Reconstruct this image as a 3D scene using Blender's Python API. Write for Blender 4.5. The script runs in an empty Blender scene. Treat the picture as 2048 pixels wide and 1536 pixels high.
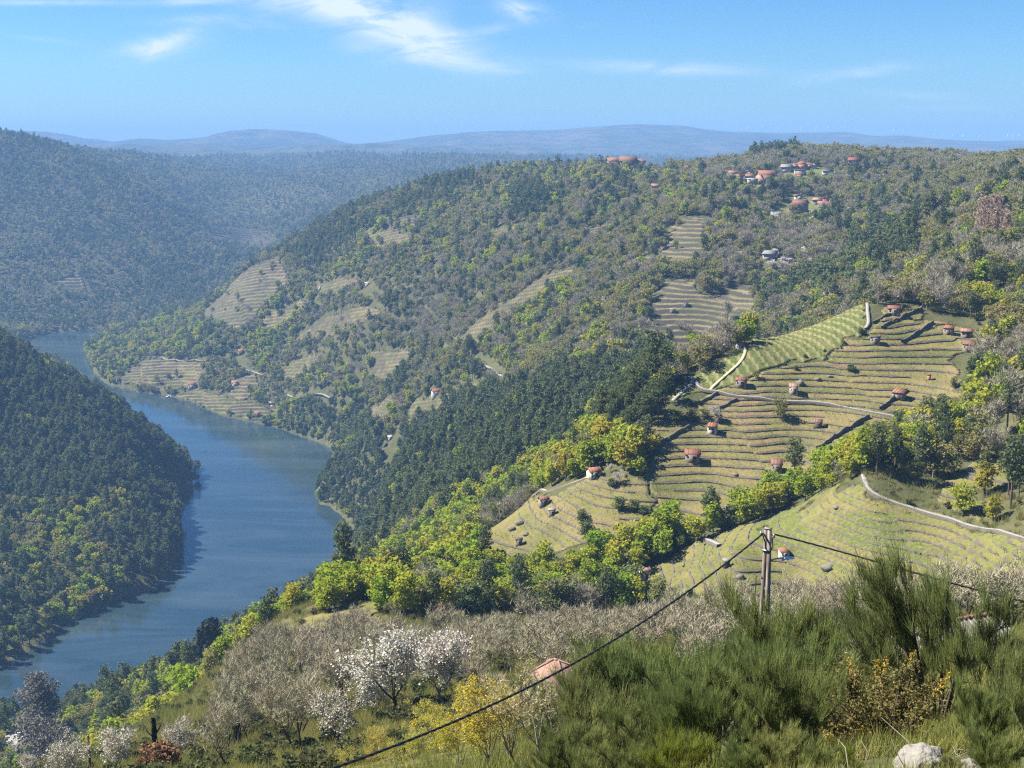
import bpy, math, random
import numpy as np
from mathutils import Vector, Matrix

# ------------------------------------------------------------------ camera, sky, sun, exposure
scene = bpy.context.scene
C = scene.collection
random.seed(7)
RNG = np.random.default_rng(11)
FPX, PITCH, EYE_H = 2472.0, math.radians(10.7), 300.0      # focal length in photo pixels, tilt, eye above the river
cam_data = bpy.data.cameras.new('camera')
cam_data.sensor_width = 36.0
cam_data.lens = 36.0 * FPX / 2048.0
cam_data.clip_start, cam_data.clip_end = 0.5, 60000.0
cam = bpy.data.objects.new('camera', cam_data)
C.objects.link(cam)
cam.location = (0, 0, 0)
cam.rotation_euler = (math.radians(90) - PITCH, 0, 0)
scene.camera = cam

SUN_EL, SUN_AZ = math.radians(47), math.radians(-76)        # azimuth from +Y (the view), clockwise
world = bpy.data.worlds.new('World')
scene.world = world
world.use_nodes = True
SKY_STRENGTH = 0.10
sun_data = bpy.data.lights.new('sun', 'SUN')
sun_data.energy = 5.0
sun_data.angle = math.radians(0.5)
sun_data.color = (1.0, 0.95, 0.86)
sun = bpy.data.objects.new('sun', sun_data)
C.objects.link(sun)
sdir = Vector((math.sin(SUN_AZ) * math.cos(SUN_EL), math.cos(SUN_AZ) * math.cos(SUN_EL), math.sin(SUN_EL)))
sun.rotation_euler = sdir.to_track_quat('Z', 'Y').to_euler()
sun.location = sdir * 500
vs = scene.view_settings
vs.view_transform, vs.look, vs.gamma, vs.exposure = 'Standard', 'None', 1.0, 1.58
vs.use_curve_mapping = False
cy = scene.cycles
cy.max_bounces, cy.diffuse_bounces, cy.glossy_bounces, cy.transmission_bounces = 5, 2, 2, 3
cy.volume_bounces, cy.transparent_max_bounces = 1, 4
cy.use_denoising = False
cy.use_adaptive_sampling = False
cy.pixel_filter_type = 'BLACKMAN_HARRIS'
cy.filter_width = 1.25
cy.sample_clamp_indirect = 4.0

def world_nodes():
    nt = world.node_tree
    N, L = nt.nodes, nt.links
    N.clear()
    out = N.new('ShaderNodeOutputWorld')
    bg = N.new('ShaderNodeBackground')
    bg.inputs['Strength'].default_value = SKY_STRENGTH
    sky = N.new('ShaderNodeTexSky')
    sky.sky_type = 'NISHITA'
    sky.sun_disc = False
    sky.sun_elevation, sky.sun_rotation = SUN_EL, SUN_AZ
    sky.altitude, sky.air_density, sky.dust_density, sky.ozone_density = 400, 1.0, 0.3, 1.6
    # thin cirrus laid over the whole dome: direction projected on a high flat layer
    tc = N.new('ShaderNodeTexCoord')
    sep = N.new('ShaderNodeSeparateXYZ'); L.new(tc.outputs['Generated'], sep.inputs[0])
    def mth(op, a, b=None, c=None):
        m = N.new('ShaderNodeMath'); m.operation = op
        for i, v in enumerate((a, b, c)):
            if v is None: continue
            if isinstance(v, (int, float)): m.inputs[i].default_value = v
            else: L.new(v, m.inputs[i])
        return m.outputs[0]
    zz = mth('MAXIMUM', sep.outputs[2], 0.012)
    az = mth('DIVIDE', sep.outputs[0], mth('MAXIMUM', sep.outputs[1], 0.05))      # tan azimuth
    el = mth('DIVIDE', sep.outputs[2], mth('MAXIMUM', sep.outputs[1], 0.05))      # tan elevation
    cx = mth('DIVIDE', sep.outputs[0], mth('ADD', zz, 0.06)); cyy = mth('DIVIDE', sep.outputs[1], mth('ADD', zz, 0.06))
    comb = N.new('ShaderNodeCombineXYZ'); L.new(cx, comb.inputs[0]); L.new(cyy, comb.inputs[1])
    rot = N.new('ShaderNodeMapping'); rot.inputs['Rotation'].default_value = (0, 0, math.radians(12)); rot.inputs['Scale'].default_value = (0.55, 1.5, 1)
    L.new(comb.outputs[0], rot.inputs[0])
    n1 = N.new('ShaderNodeTexNoise'); n1.inputs['Scale'].default_value = 1.3; n1.inputs['Detail'].default_value = 9; n1.inputs['Roughness'].default_value = 0.62; n1.inputs['Distortion'].default_value = 1.1
    L.new(rot.outputs[0], n1.inputs['Vector'])
    # finer wisps in angle space
    comb2 = N.new('ShaderNodeCombineXYZ'); L.new(az, comb2.inputs[0]); L.new(el, comb2.inputs[1])
    mp2 = N.new('ShaderNodeMapping'); mp2.inputs['Scale'].default_value = (14, 46, 1); mp2.inputs['Rotation'].default_value = (0, 0, math.radians(-14))
    L.new(comb2.outputs[0], mp2.inputs[0])
    n2 = N.new('ShaderNodeTexNoise'); n2.inputs['Scale'].default_value = 1.0; n2.inputs['Detail'].default_value = 8; n2.inputs['Roughness'].default_value = 0.6; n2.inputs['Distortion'].default_value = 0.8
    L.new(mp2.outputs[0], n2.inputs['Vector'])
    # the cirrus banks in view: (tan az, tan el, half width, half height, tilt, weight)
    def blob(a0, e0, wa, we, tilt, k):
        da = mth('SUBTRACT', az, a0); de = mth('SUBTRACT', el, e0)
        ct, st = math.cos(tilt), math.sin(tilt)
        u = mth('ADD', mth('MULTIPLY', da, ct), mth('MULTIPLY', de, st))
        v = mth('SUBTRACT', mth('MULTIPLY', de, ct), mth('MULTIPLY', da, st))
        d = mth('ADD', mth('POWER', mth('DIVIDE', u, wa), 2.0), mth('POWER', mth('DIVIDE', v, we), 2.0))
        return mth('MULTIPLY', mth('POWER', 2.718, mth('MULTIPLY', d, -1.0)), k)
    def ang(px, py):
        v = (py - 768) / FPX; u = (px - 1024) / FPX
        dy = math.cos(PITCH) - v * math.sin(PITCH); dz = -math.sin(PITCH) - v * math.cos(PITCH)
        return u / dy, dz / dy
    acc = None
    for px, py, w, h, t, k in CLOUDS:
        a0, e0 = ang(px, py)
        b = blob(a0, e0, w / FPX, h / FPX, math.radians(t), k)
        acc = b if acc is None else mth('ADD', acc, b)
    base = mth('MULTIPLY', mth('SUBTRACT', n1.outputs[0], 0.60), 1.2)
    base = mth('MAXIMUM', base, 0.0)
    wis = mth('MULTIPLY', acc, mth('MAXIMUM', mth('MULTIPLY', mth('SUBTRACT', n2.outputs[0], 0.32), 2.3), 0.0))
    cov = mth('MINIMUM', mth('ADD', mth('MULTIPLY', base, 0.35), wis), 0.85)
    hs = N.new('ShaderNodeHueSaturation'); hs.inputs['Saturation'].default_value = SKY_SAT; hs.inputs['Value'].default_value = SKY_VAL
    L.new(sky.outputs[0], hs.inputs['Color'])
    mix = N.new('ShaderNodeMix'); mix.data_type = 'RGBA'
    tint = N.new('ShaderNodeMix'); tint.data_type = 'RGBA'; tint.blend_type = 'MULTIPLY'; tint.inputs[0].default_value = 1.0; L.new(hs.outputs[0], tint.inputs[6]); tint.inputs[7].default_value = SKY_TINT
    L.new(cov, mix.inputs[0]); L.new(tint.outputs[2], mix.inputs[6]); mix.inputs[7].default_value = (3.5, 3.75, 4.0, 1)
    L.new(mix.outputs[2], bg.inputs['Color'])
    L.new(bg.outputs[0], out.inputs['Surface'])
SKY_TINT = (.54, .80, 1.08, 1)
SKY_SAT, SKY_VAL = 1.38, .46
CLOUDS = [  # photo position, half width, half height, tilt (deg), weight: the cirrus streaks seen that day
    (760, 45, 150, 45, -18, 1.3), (840, 70, 130, 28, -22, 1.0), (660, 5, 170, 22, 0, 0.9), (900, 120, 130, 16, -6, 1.0), (930, 70, 90, 10, 10, .7),
    (320, 95, 75, 20, 12, 1.3), (345, 80, 50, 12, 25, .9), (1040, 20, 45, 16, -12, 1.6), (1330, 138, 150, 12, -2, .9), (1720, 145, 120, 12, 8, .6),
    (400, 38, 90, 10, 2, .5), (380, 3, 70, 8, 3, .8), (80, 5, 170, 6, 0, .6), (1830, 190, 90, 10, -4, .35), (90, 78, 60, 6, -6, .3), (510, 50, 70, 10, -4, .4), (1880, 215, 80, 6, 0, .3)]
world_nodes()

# ------------------------------------------------------------------ pixel <-> place helpers (measurements taken from the photograph)
SP, CP = math.sin(PITCH), math.cos(PITCH)
def ray(px, py):
    u = (px - 1024) / FPX; v = (py - 768) / FPX
    return np.array([u, CP - v * SP, -SP - v * CP])
def at(px, py, Y):
    d = ray(px, py); return d * (Y / d[1])
def at_z(px, py, z=-EYE_H):
    d = ray(px, py); return d * (z / d[2])
def project(P):
    P = np.asarray(P, float)
    f = P[..., 1] * CP - P[..., 2] * SP
    up = P[..., 1] * SP + P[..., 2] * CP
    f = np.maximum(f, 1e-3)
    return 1024 + FPX * P[..., 0] / f, 768 - FPX * up / f
def in_poly(x, y, poly):
    x = np.asarray(x); y = np.asarray(y); r = np.zeros(x.shape, bool)
    n = len(poly); j = n - 1
    for i in range(n):
        xi, yi = poly[i][0], poly[i][1]; xj, yj = poly[j][0], poly[j][1]
        c = ((yi > y) != (yj > y)) & (x < (xj - xi) * (y - yi) / ((yj - yi) if yj != yi else 1e-9) + xi)
        r ^= c; j = i
    return r
def seg_dist(x, y, pts, closed=False):
    d = np.full(np.shape(x), 1e18)
    n = len(pts)
    for i in range(n if closed else n - 1):
        ax, ay = pts[i][0], pts[i][1]; bx, by = pts[(i + 1) % n][0], pts[(i + 1) % n][1]
        vx, vy = bx - ax, by - ay; L2 = vx * vx + vy * vy + 1e-9
        t = np.clip(((x - ax) * vx + (y - ay) * vy) / L2, 0, 1)
        d = np.minimum(d, (x - ax - t * vx) ** 2 + (y - ay - t * vy) ** 2)
    return np.sqrt(d)
def fbm(x, y, seed=0, octaves=4):
    r = np.random.default_rng(seed); out = 0; a = 1.0; f = 1.0; tot = 0
    for o in range(octaves):
        for k in range(3):
            th = r.uniform(0, 2 * np.pi); ph = r.uniform(0, 2 * np.pi)
            out = out + a * np.sin(f * (x * np.cos(th) + y * np.sin(th)) + ph + 1.3 * np.sin(f * .6 * (x * np.sin(th) - y * np.cos(th)) + ph * 2))
        tot += 3 * a; a *= 0.5; f *= 2.1
    return out / tot * 1.6
def vnoise(x, y, seed=0):
    """value noise in 0..1, vectorised"""
    xi = np.floor(x).astype(np.int64); yi = np.floor(y).astype(np.int64); fx = x - xi; fy = y - yi
    def h(a, b):
        n = (a * 374761393 + b * 668265263 + seed * 974634777) & 0x7fffffff
        n = ((n ^ (n >> 13)) * 1274126177) & 0x7fffffff
        return ((n ^ (n >> 16)) & 0xffff) / 65535.0
    u = fx * fx * (3 - 2 * fx); v = fy * fy * (3 - 2 * fy)
    return (h(xi, yi) * (1 - u) + h(xi + 1, yi) * u) * (1 - v) + (h(xi, yi + 1) * (1 - u) + h(xi + 1, yi + 1) * u) * v

# ------------------------------------------------------------------ the shape of the land
GROUND = [  # (photo x, photo y, metres away): points of bare ground
 (-300,1700,20),(500,1750,10),(1024,1800,8),(1500,1650,8),(2048,1600,10),(2400,1500,12),
 (0,1640,60),(500,1620,50),(900,1560,50),(1300,1530,30),(1500,1520,22),(1800,1515,14),(2048,1500,18),(2300,1380,40),
 (1536,1400,38),(1900,1440,26),(1300,1480,45),(0,1560,120),(250,1525,125),(500,1520,110),(700,1500,100),(1000,1450,95),
 (1110,1392,108),(1300,1370,100),(1600,1325,85),(1700,1320,70),(1900,1290,85),(2100,1260,100),(2400,1180,140),
 (600,1420,160),(800,1370,150),(1000,1310,160),(1200,1280,165),(1400,1260,170),(1600,1245,165),(1800,1235,165),(2048,1225,165),
 (480,1400,190),(560,1300,230),(700,1250,240),(780,1215,250),(1600,1210,262),(1900,1205,240),
 (1300,1190,288),(1290,1160,300),(1480,1100,285),(1740,955,285),(1650,1010,288),(1700,1100,270),(1800,1180,253),(2048,1085,245),(2048,1180,233),(2048,1000,262),(1900,1020,272),
 (1950,950,288),(2048,920,300),(2048,850,315),(1900,850,345),(2048,750,350),(2048,650,405),(2048,560,460),(2048,450,560),(2048,338,900),(2300,338,800),(2300,450,500),(2300,700,350),(2300,900,260),(2300,1080,210),(2300,1200,180),
 (1450,1065,312),(1600,1003,312),(1760,935,312),(1850,905,318),
 (1330,1035,328),(1600,935,345),(1780,855,356),(1400,920,353),(1600,800,376),(1800,800,372),(1850,645,420),(1600,690,406),(1730,605,431),(1500,700,402),
 (1340,795,380),(1430,760,386),(1900,720,393),(1950,640,424),(1000,1065,345),(1150,985,350),(960,1085,342),(1300,900,356),(1200,960,350),
 (1400,690,760),(1400,600,820),(1400,500,910),(1400,430,1010),(1640,410,1080),(1640,340,1250),(1600,311,1350),(1400,345,1350),(1200,338,1500),
 (1900,450,850),(1900,345,1150),(1750,323,1300),(1800,550,620),(1700,560,680),(1900,550,530),(2048,345,800),
 (1300,745,540),(1250,850,470),(1100,800,640),(1100,950,520),(1000,1005,520),(950,850,760),(800,950,800),(800,1050,700),(700,1000,900),(720,905,1050),
 (880,1075,500),(830,1115,480),(900,1160,370),(1100,1150,312),(1000,1180,318),(800,1190,390),(700,1180,480),(600,1215,540),(500,1270,540),(450,1340,440),(380,1350,500),(300,1395,500),
 (150,1450,520),(50,1500,560),(0,1520,545),(250,1490,400),(100,1540,450),(330,1455,300),(480,1335,350),
 (430,745,1520),(300,730,1600),(600,755,1420),(560,640,1560),(480,600,1650),(400,645,1760),(250,690,1860),(300,650,1900),(480,548,1750),(560,500,1800),(650,445,1780),(750,410,1750),
 (850,380,1700),(1000,348,1650),(1100,340,1600),(800,455,1500),(800,555,1350),(700,650,1350),(800,750,1180),(850,680,1200),(1000,600,1080),(1000,700,980),(1000,770,900),(900,800,980),
 (750,830,1130),(1000,450,1300),(1000,390,1500),(1200,400,1250),(1200,500,1050),(1200,600,900),(1200,685,780),(1150,755,680),
 (100,600,2200),(100,500,2450),(100,400,2700),(0,289,2950),(-300,240,2900),(180,328,2950),(290,383,2850),(370,448,2750),(250,500,2450),(300,600,2250),(420,592,2320),
 (0,303,3600),(-300,275,3500),(130,306,3600),(260,320,3700),(-300,285,4500),(0,312,4500),(-300,600,2200),(-300,400,2600),(480,470,3000),(560,472,2900),(600,400,3400),(420,425,3200),(750,372,3500),(500,345,4200),(900,342,3800),(300,322,4500),(700,322,5000),(1100,330,4500),
 (200,316,5600),(500,318,6500),(800,318,6500),(1100,320,6000),(1500,322,6500),(2000,322,6500),(-300,320,6500),(2400,322,6500),(500,308,9000),(1100,310,9000),(2000,312,9000),(-300,310,9000),
 (0,706,1150),(120,785,1130),(200,815,1110),(260,864,1100),(330,914,1085),(0,1000,930),(150,1000,920),(0,1150,800),(300,1000,960),(-300,600,1150),(-300,900,950),(-300,1200,750)]
HIDDEN = [  # ground the photo hides: (photo x, metres away, height)
 (1300,230,-98),(1500,222,-92),(1700,215,-88),(1900,205,-84),(2060,200,-80),
 (1500,520,-112),(1700,520,-84),(1600,600,-108),(1400,620,-128),(1200,600,-128),(1050,760,-160),
 (560,2150,-235),(750,2150,-160),(900,2150,-125),(1100,2000,-95),(1300,1800,-70),(1700,1800,-50),(2048,1600,-35),(2300,1600,-30),(1700,3000,-90),(2100,3000,-80),(1300,3000,-110),
 (100,1250,-235),(250,1230,-280),(-300,1400,-260),(-300,1600,-285),(1500,4500,-80),(2100,4500,-80),(560,270,-105),(450,260,-110)]
SHORE_PX = [(75,669),(140,663),(200,656),(224,653),(200,672),(178,690),(176,712),(192,745),(215,768),(290,784),(340,790),(430,826),(500,845),(548,855),(605,872),(655,893),(668,915),(682,928),
 (636,980),(636,1007),(662,1014),(692,1042),(722,1078),(718,1098),(690,1140),(600,1196),(500,1262),(400,1322),(300,1374),(200,1404),(60,1448),(0,1450),(-200,1470),(-420,1500)]
SHORE2_PX = [(-420,1440),(-200,1395),(0,1330),(60,1300),(130,1245),(230,1200),(300,1172),(340,1142),(357,1110),(362,1050),(348,1000),(345,990),(378,975),(372,962)]
SHORE2_XY = [(-286,1110),(-330,1180),(-400,1290),(-470,1420),(-545,1560),(-640,1730),(-790,1880)]   # far side of the left spur, hidden in the photo
river_xy = [tuple(at_z(*p)[:2]) for p in SHORE_PX] + [tuple(at_z(*p)[:2]) for p in SHORE2_PX] + SHORE2_XY

TH0, TH1, NTH = -0.66, 0.66, 560
R0, R1, NR = 3.0, 8000.0, 760
def make_rbf():
    P, Z = [], []
    for px, py, Y in GROUND:
        p = at(px, py, Y); P.append((math.atan2(p[0], p[1]), math.hypot(p[0], p[1]))); Z.append(p[2])
    for px, Y, z in HIDDEN:
        x = (px - 1024) / FPX * Y; P.append((math.atan2(x, Y), math.hypot(x, Y))); Z.append(z)
    for i in range(0, len(SHORE_PX)):
        p = at_z(*SHORE_PX[i]); P.append((math.atan2(p[0], p[1]), math.hypot(p[0], p[1]))); Z.append(-EYE_H + 1)
    for i in range(0, len(SHORE2_PX)):
        p = at_z(*SHORE2_PX[i]); P.append((math.atan2(p[0], p[1]), math.hypot(p[0], p[1]))); Z.append(-EYE_H + 1)
    for x, y in SHORE2_XY:
        P.append((math.atan2(x, y), math.hypot(x, y))); Z.append(-EYE_H + 1)
    P = np.array(P); Z = np.array(Z)
    U = np.stack([P[:, 0] * 2.2, np.log(P[:, 1])], 1); q = Z / P[:, 1]
    n = len(U)
    d = np.linalg.norm(U[:, None] - U[None], axis=2)
    K = np.where(d > 0, d * d * np.log(d + 1e-12), 0) + np.eye(n) * 2e-4
    A = np.zeros((n + 3, n + 3)); A[:n, :n] = K; A[:n, n] = 1; A[:n, n + 1:] = U; A[n, :n] = 1; A[n + 1:, :n] = U.T
    w = np.linalg.solve(A, np.concatenate([q, [0, 0, 0]]))
    return U, w
_U, _w = make_rbf()
th = np.linspace(TH0, TH1, NTH); lr = np.linspace(math.log(R0), math.log(R1), NR)
TT, LL = np.meshgrid(th, lr)
def eval_rbf(TT, LL):
    a = (TT * 2.2).ravel().astype(np.float32); b = LL.ravel().astype(np.float32); out = np.empty(a.shape, np.float32)
    U = _U.astype(np.float32); w = _w
    for s in range(0, len(a), 20000):
        d2 = (a[s:s + 20000, None] - U[None, :, 0]) ** 2 + (b[s:s + 20000, None] - U[None, :, 1]) ** 2
        k = 0.5 * d2 * np.log(d2 + 1e-12)
        out[s:s + 20000] = k @ w[:-3].astype(np.float32) + w[-3] + a[s:s + 20000] * w[-2] + b[s:s + 20000] * w[-1]
    return out.reshape(TT.shape)
Qc = eval_rbf(TT[::2, ::2], LL[::2, ::2])            # smooth, so half resolution and interpolate
def up2(a, n, axis):
    a = np.moveaxis(a, axis, 0); m = a.shape[0]
    t = np.arange(n) / 2.0; i = np.minimum(t.astype(int), m - 2); f = (t - i).reshape(-1, *([1] * (a.ndim - 1)))
    return np.moveaxis(a[i] * (1 - f) + a[i + 1] * f, 0, axis)
Q = up2(up2(Qc, NR, 0), NTH, 1)
RR = np.exp(LL); GX = RR * np.sin(TT); GY = RR * np.cos(TT)
GZ = Q * RR
GZ = GZ + np.clip(RR * 0.004, 0, 6) * fbm(GX / np.maximum(RR, 60) * 25, np.log(RR) * 25, 3, 3) * np.clip((RR - 60) / 300, 0, 1)
_s = np.clip((RR - 1900) / 700, 0, 1)
GZ = GZ + _s * (20 * fbm(GX / 190, GY / 190, 21, 3) + 9 * fbm(GX / 60, GY / 60, 22, 2)) * np.clip(1 - (RR - 5000) / 3000, .4, 1)
GZ = GZ + np.clip((RR - 650) / 200, 0, 1) * (1 - _s) * 5.0 * fbm(GX / 65, GY / 65, 23, 3)
_near = (RR > 500) & (RR < 2600)
SD = np.full(GX.shape, 1e4)
SD[_near] = seg_dist(GX[_near], GY[_near], river_xy, True)
_in = np.zeros(GX.shape, bool); _in[_near] = in_poly(GX[_near], GY[_near], river_xy)
SD = np.where(_in, -SD, SD)
bank = -EYE_H + 0.6 + np.clip(SD * 0.22, 0, 10)
GZ = np.where(SD > 0, np.maximum(GZ, bank), np.minimum(GZ, -EYE_H - 0.4 + np.maximum(SD * 0.3, -5)))
GZ = np.maximum(GZ, -EYE_H - 6)
def lookup(A, x, y):
    x = np.asarray(x, float); y = np.asarray(y, float)
    t = np.clip((np.arctan2(x, y) - TH0) / (TH1 - TH0) * (NTH - 1), 0, NTH - 1.001)
    r = np.clip((0.5 * np.log(x * x + y * y + 1e-9) - lr[0]) / (lr[-1] - lr[0]) * (NR - 1), 0, NR - 1.001)
    i = t.astype(int); j = r.astype(int); f = t - i; g = r - j
    return (A[j, i] * (1 - f) + A[j, i + 1] * f) * (1 - g) + (A[j + 1, i] * (1 - f) + A[j + 1, i + 1] * f) * g
def gz(x, y): return lookup(GZ, x, y)
def hit(px, py, dmin=6.0, dmax=7800.0):
    """ground point seen at a photo pixel (first crossing beyond dmin)"""
    d = ray(px, py); Y = np.exp(np.linspace(math.log(dmin), math.log(dmax), 1600))
    P = d[None] * (Y / d[1])[:, None]
    below = P[:, 2] < gz(P[:, 0], P[:, 1])
    k = int(np.argmax(below))
    if not below[k]: k = len(Y) - 1
    if k == 0: return P[0]
    a, b = Y[k - 1], Y[k]
    for _ in range(18):
        m = .5 * (a + b); p = d * (m / d[1])
        if p[2] < gz(p[0], p[1]): b = m
        else: a = m
    return d * (b / d[1])
# how high above the ground something must reach to be seen from the viewpoint (per grid cell)
qmax = np.maximum.accumulate(np.concatenate([np.full((1, NTH), -9.0), (GZ / RR)[:-1]]), axis=0)
HID = np.maximum(qmax * RR - GZ, 0)
# ------------------------------------------------------------------ mesh and material helpers
def mat(name, build):
    m = bpy.data.materials.new(name); m.use_nodes = True
    nt = m.node_tree; nt.nodes.clear()
    out = nt.nodes.new('ShaderNodeOutputMaterial')
    build(nt, out)
    return m
class NB:
    """small node builder"""
    def __init__(s, nt): s.nt = nt
    def n(s, t, **k):
        x = s.nt.nodes.new(t)
        for a, b in k.items(): setattr(x, a, b)
        return x
    def l(s, a, b): s.nt.links.new(a, b)
    def val(s, sock, v):
        if isinstance(v, (int, float, tuple, list)): sock.default_value = v
        else: s.l(v, sock)
    def math(s, op, a, b=0.0, clamp=False):
        m = s.n('ShaderNodeMath', operation=op, use_clamp=clamp); s.val(m.inputs[0], a); s.val(m.inputs[1], b); return m.outputs[0]
    def noise(s, vec, scale, detail=4, rough=.55, dist=0.0):
        t = s.n('ShaderNodeTexNoise'); s.l(vec, t.inputs['Vector']); t.inputs['Scale'].default_value = scale
        t.inputs['Detail'].default_value = detail; t.inputs['Roughness'].default_value = rough; t.inputs['Distortion'].default_value = dist
        return t.outputs[0]
    def ramp(s, fac, stops, interp='LINEAR'):
        r = s.n('ShaderNodeValToRGB'); s.l(fac, r.inputs[0]); e = r.color_ramp.elements; r.color_ramp.interpolation = interp
        while len(e) < len(stops): e.new(0.5)
        for x, (p, c) in zip(e, stops): x.position = p; x.color = (*c, 1) if len(c) == 3 else c
        return r.outputs[0]
    def mix(s, f, a, b, blend='MIX'):
        m = s.n('ShaderNodeMix', data_type='RGBA', blend_type=blend)
        s.val(m.inputs[0], f); s.val(m.inputs[6], (*a, 1) if isinstance(a, tuple) and len(a) == 3 else a); s.val(m.inputs[7], (*b, 1) if isinstance(b, tuple) and len(b) == 3 else b)
        return m.outputs[2]
    def pos(s): return s.n('ShaderNodeNewGeometry').outputs['Position']
    def obj(s): return s.n('ShaderNodeTexCoord').outputs['Object']
    def attr(s, name): return s.n('ShaderNodeAttribute', attribute_name=name)
    def bump(s, h, strength, dist):
        b = s.n('ShaderNodeBump'); b.inputs['Strength'].default_value = strength; b.inputs['Distance'].default_value = dist; s.l(h, b.inputs['Height']); return b.outputs[0]
    def diffuse(s, col, out, normal=None, rough=0.5):
        d = s.n('ShaderNodeBsdfDiffuse'); s.val(d.inputs[0], col)
        if normal is not None: s.l(normal, d.inputs['Normal'])
        s.l(d.outputs[0], out.inputs[0]); return d
    def princ(s, col, out, rough=.7, normal=None, **k):
        p = s.n('ShaderNodeBsdfPrincipled'); s.val(p.inputs['Base Color'], (*col, 1) if isinstance(col, tuple) and len(col) == 3 else col); s.val(p.inputs['Roughness'], rough)
        for a, b in k.items(): p.inputs[a.replace('_', ' ')].default_value = b
        if normal is not None: s.l(normal, p.inputs['Normal'])
        s.l(p.outputs[0], out.inputs[0]); return p

def mesh_np(name, V, F, mats=(), mi=None, smooth=False):
    """V (n,3); F: (m,k) array or list of such arrays (tris/quads)"""
    Fs = F if isinstance(F, list) else [F]
    me = bpy.data.meshes.new(name)
    V = np.asarray(V, np.float32)
    me.vertices.add(len(V)); me.vertices.foreach_set('co', V.ravel())
    nl = sum(f.size for f in Fs); npoly = sum(len(f) for f in Fs)
    me.loops.add(nl); me.polygons.add(npoly)
    me.loops.foreach_set('vertex_index', np.concatenate([f.ravel() for f in Fs]).astype(np.int32))
    tot = np.concatenate([np.full(len(f), f.shape[1]) for f in Fs]).astype(np.int32)
    st = np.concatenate([[0], np.cumsum(tot)[:-1]]).astype(np.int32)
    me.polygons.foreach_set('loop_start', st)
    if mi is not None: me.polygons.foreach_set('material_index', np.asarray(mi, np.int32))
    if smooth: me.polygons.foreach_set('use_smooth', np.ones(npoly, bool))
    for m in mats: me.materials.append(m)
    me.update(calc_edges=True)
    me.validate()
    return me
def link(name, me, parent=None, **props):
    o = bpy.data.objects.new(name, me); C.objects.link(o)
    if parent is not None: o.parent = parent
    for k, v in props.items(): o[k] = v
    return o
def empty(name, loc, label=None, category=None, group=None, rz=0.0):
    o = bpy.data.objects.new(name, None); C.objects.link(o); o.location = loc; o.rotation_euler = (0, 0, rz); o.empty_display_size = .2
    if label: o['label'] = label
    if category: o['category'] = category
    if group: o['group'] = group
    return o
def grid_faces(nr, nc):
    i = np.arange(nr - 1)[:, None] * nc + np.arange(nc - 1)[None]
    i = i.ravel(); return np.stack([i, i + 1, i + nc + 1, i + nc], 1)
class MB:
    """collects boxes, tubes and quads into one mesh"""
    def __init__(s): s.v, s.q, s.t, s.n = [], [], [], 0
    def add(s, V, Q=None, T=None):
        V = np.asarray(V, float); s.v.append(V)
        if Q is not None and len(Q): s.q.append(np.asarray(Q) + s.n)
        if T is not None and len(T): s.t.append(np.asarray(T) + s.n)
        s.n += len(V)
    BQ = np.array([[0, 3, 2, 1], [4, 5, 6, 7], [0, 1, 5, 4], [1, 2, 6, 5], [2, 3, 7, 6], [3, 0, 4, 7]])
    def box(s, x0, x1, y0, y1, z0, z1):
        s.add([(x0, y0, z0), (x1, y0, z0), (x1, y1, z0), (x0, y1, z0), (x0, y0, z1), (x1, y0, z1), (x1, y1, z1), (x0, y1, z1)], MB.BQ)
    def hexa(s, b, t): s.add(list(b) + list(t), MB.BQ)
    def tube(s, pts, rad, n=6, cap=True):
        pts = np.asarray(pts, float); rad = np.broadcast_to(rad, (len(pts),)); V = []
        tg = np.gradient(pts, axis=0) if len(pts) > 2 else np.repeat((pts[1] - pts[0])[None], 2, 0)
        for p, r, t in zip(pts, rad, tg):
            t = t / (np.linalg.norm(t) + 1e-9); a = np.array([0, 0, 1.0]) if abs(t[2]) < .9 else np.array([1.0, 0, 0])
            u = np.cross(t, a); u /= np.linalg.norm(u); w = np.cross(t, u)
            an = np.arange(n) * 2 * np.pi / n
            V.append(p + r * (np.cos(an)[:, None] * u + np.sin(an)[:, None] * w))
        V = np.concatenate(V); m = len(pts)
        i = np.arange(m - 1)[:, None] * n; k = np.arange(n)[None]; k2 = (k + 1) % n
        Qd = np.stack([(i + k), (i + k2), (i + n + k2), (i + n + k)], -1).reshape(-1, 4)
        T = []
        if cap:
            for b in (0, (m - 1) * n): T += [(b, b + j, b + j + 1) if b else (b, b + j + 1, b + j) for j in range(1, n - 1)]
        s.add(V, Qd, T)
    def mesh(s, name, m, smooth=False):
        Fs = []
        if s.q: Fs.append(np.concatenate(s.q))
        if s.t: Fs.append(np.concatenate(s.t))
        return mesh_np(name, np.concatenate(s.v), Fs, [m] if m else [], smooth=smooth)
    def build(s, name, m, parent=None, smooth=False, **props): return link(name, s.mesh(name, m, smooth), parent, **props)
# ------------------------------------------------------------------ ground, river, mountains, air
def b_ground(nt, out):
    b = NB(nt); p = b.pos()
    n1 = b.noise(p, .012, 5, .6); n2 = b.noise(p, .16, 5, .6); n3 = b.noise(p, 1.6, 4, .6)
    c = b.ramp(n1, [(.3, (.045, .05, .022)), (.5, (.085, .08, .038)), (.7, (.13, .11, .06))])
    c2 = b.ramp(n2, [(.35, (.05, .065, .022)), (.6, (.12, .11, .055)), (.75, (.17, .14, .085))])
    c = b.mix(.55, c, c2)
    c = b.mix(b.math('MULTIPLY', n3, .5), c, (.05, .055, .025))
    b.diffuse(c, out, b.bump(n2, .6, 2.0))
M_ground = mat('ground', b_ground)
gv = np.stack([GX.ravel(), GY.ravel(), GZ.ravel()], 1)
ground = link('ground', None) if False else None
def build_ground():
    me = mesh_np('ground', gv, grid_faces(NR, NTH), [M_ground], smooth=True)
    o = link('ground', me, kind='structure'); return o

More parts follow.
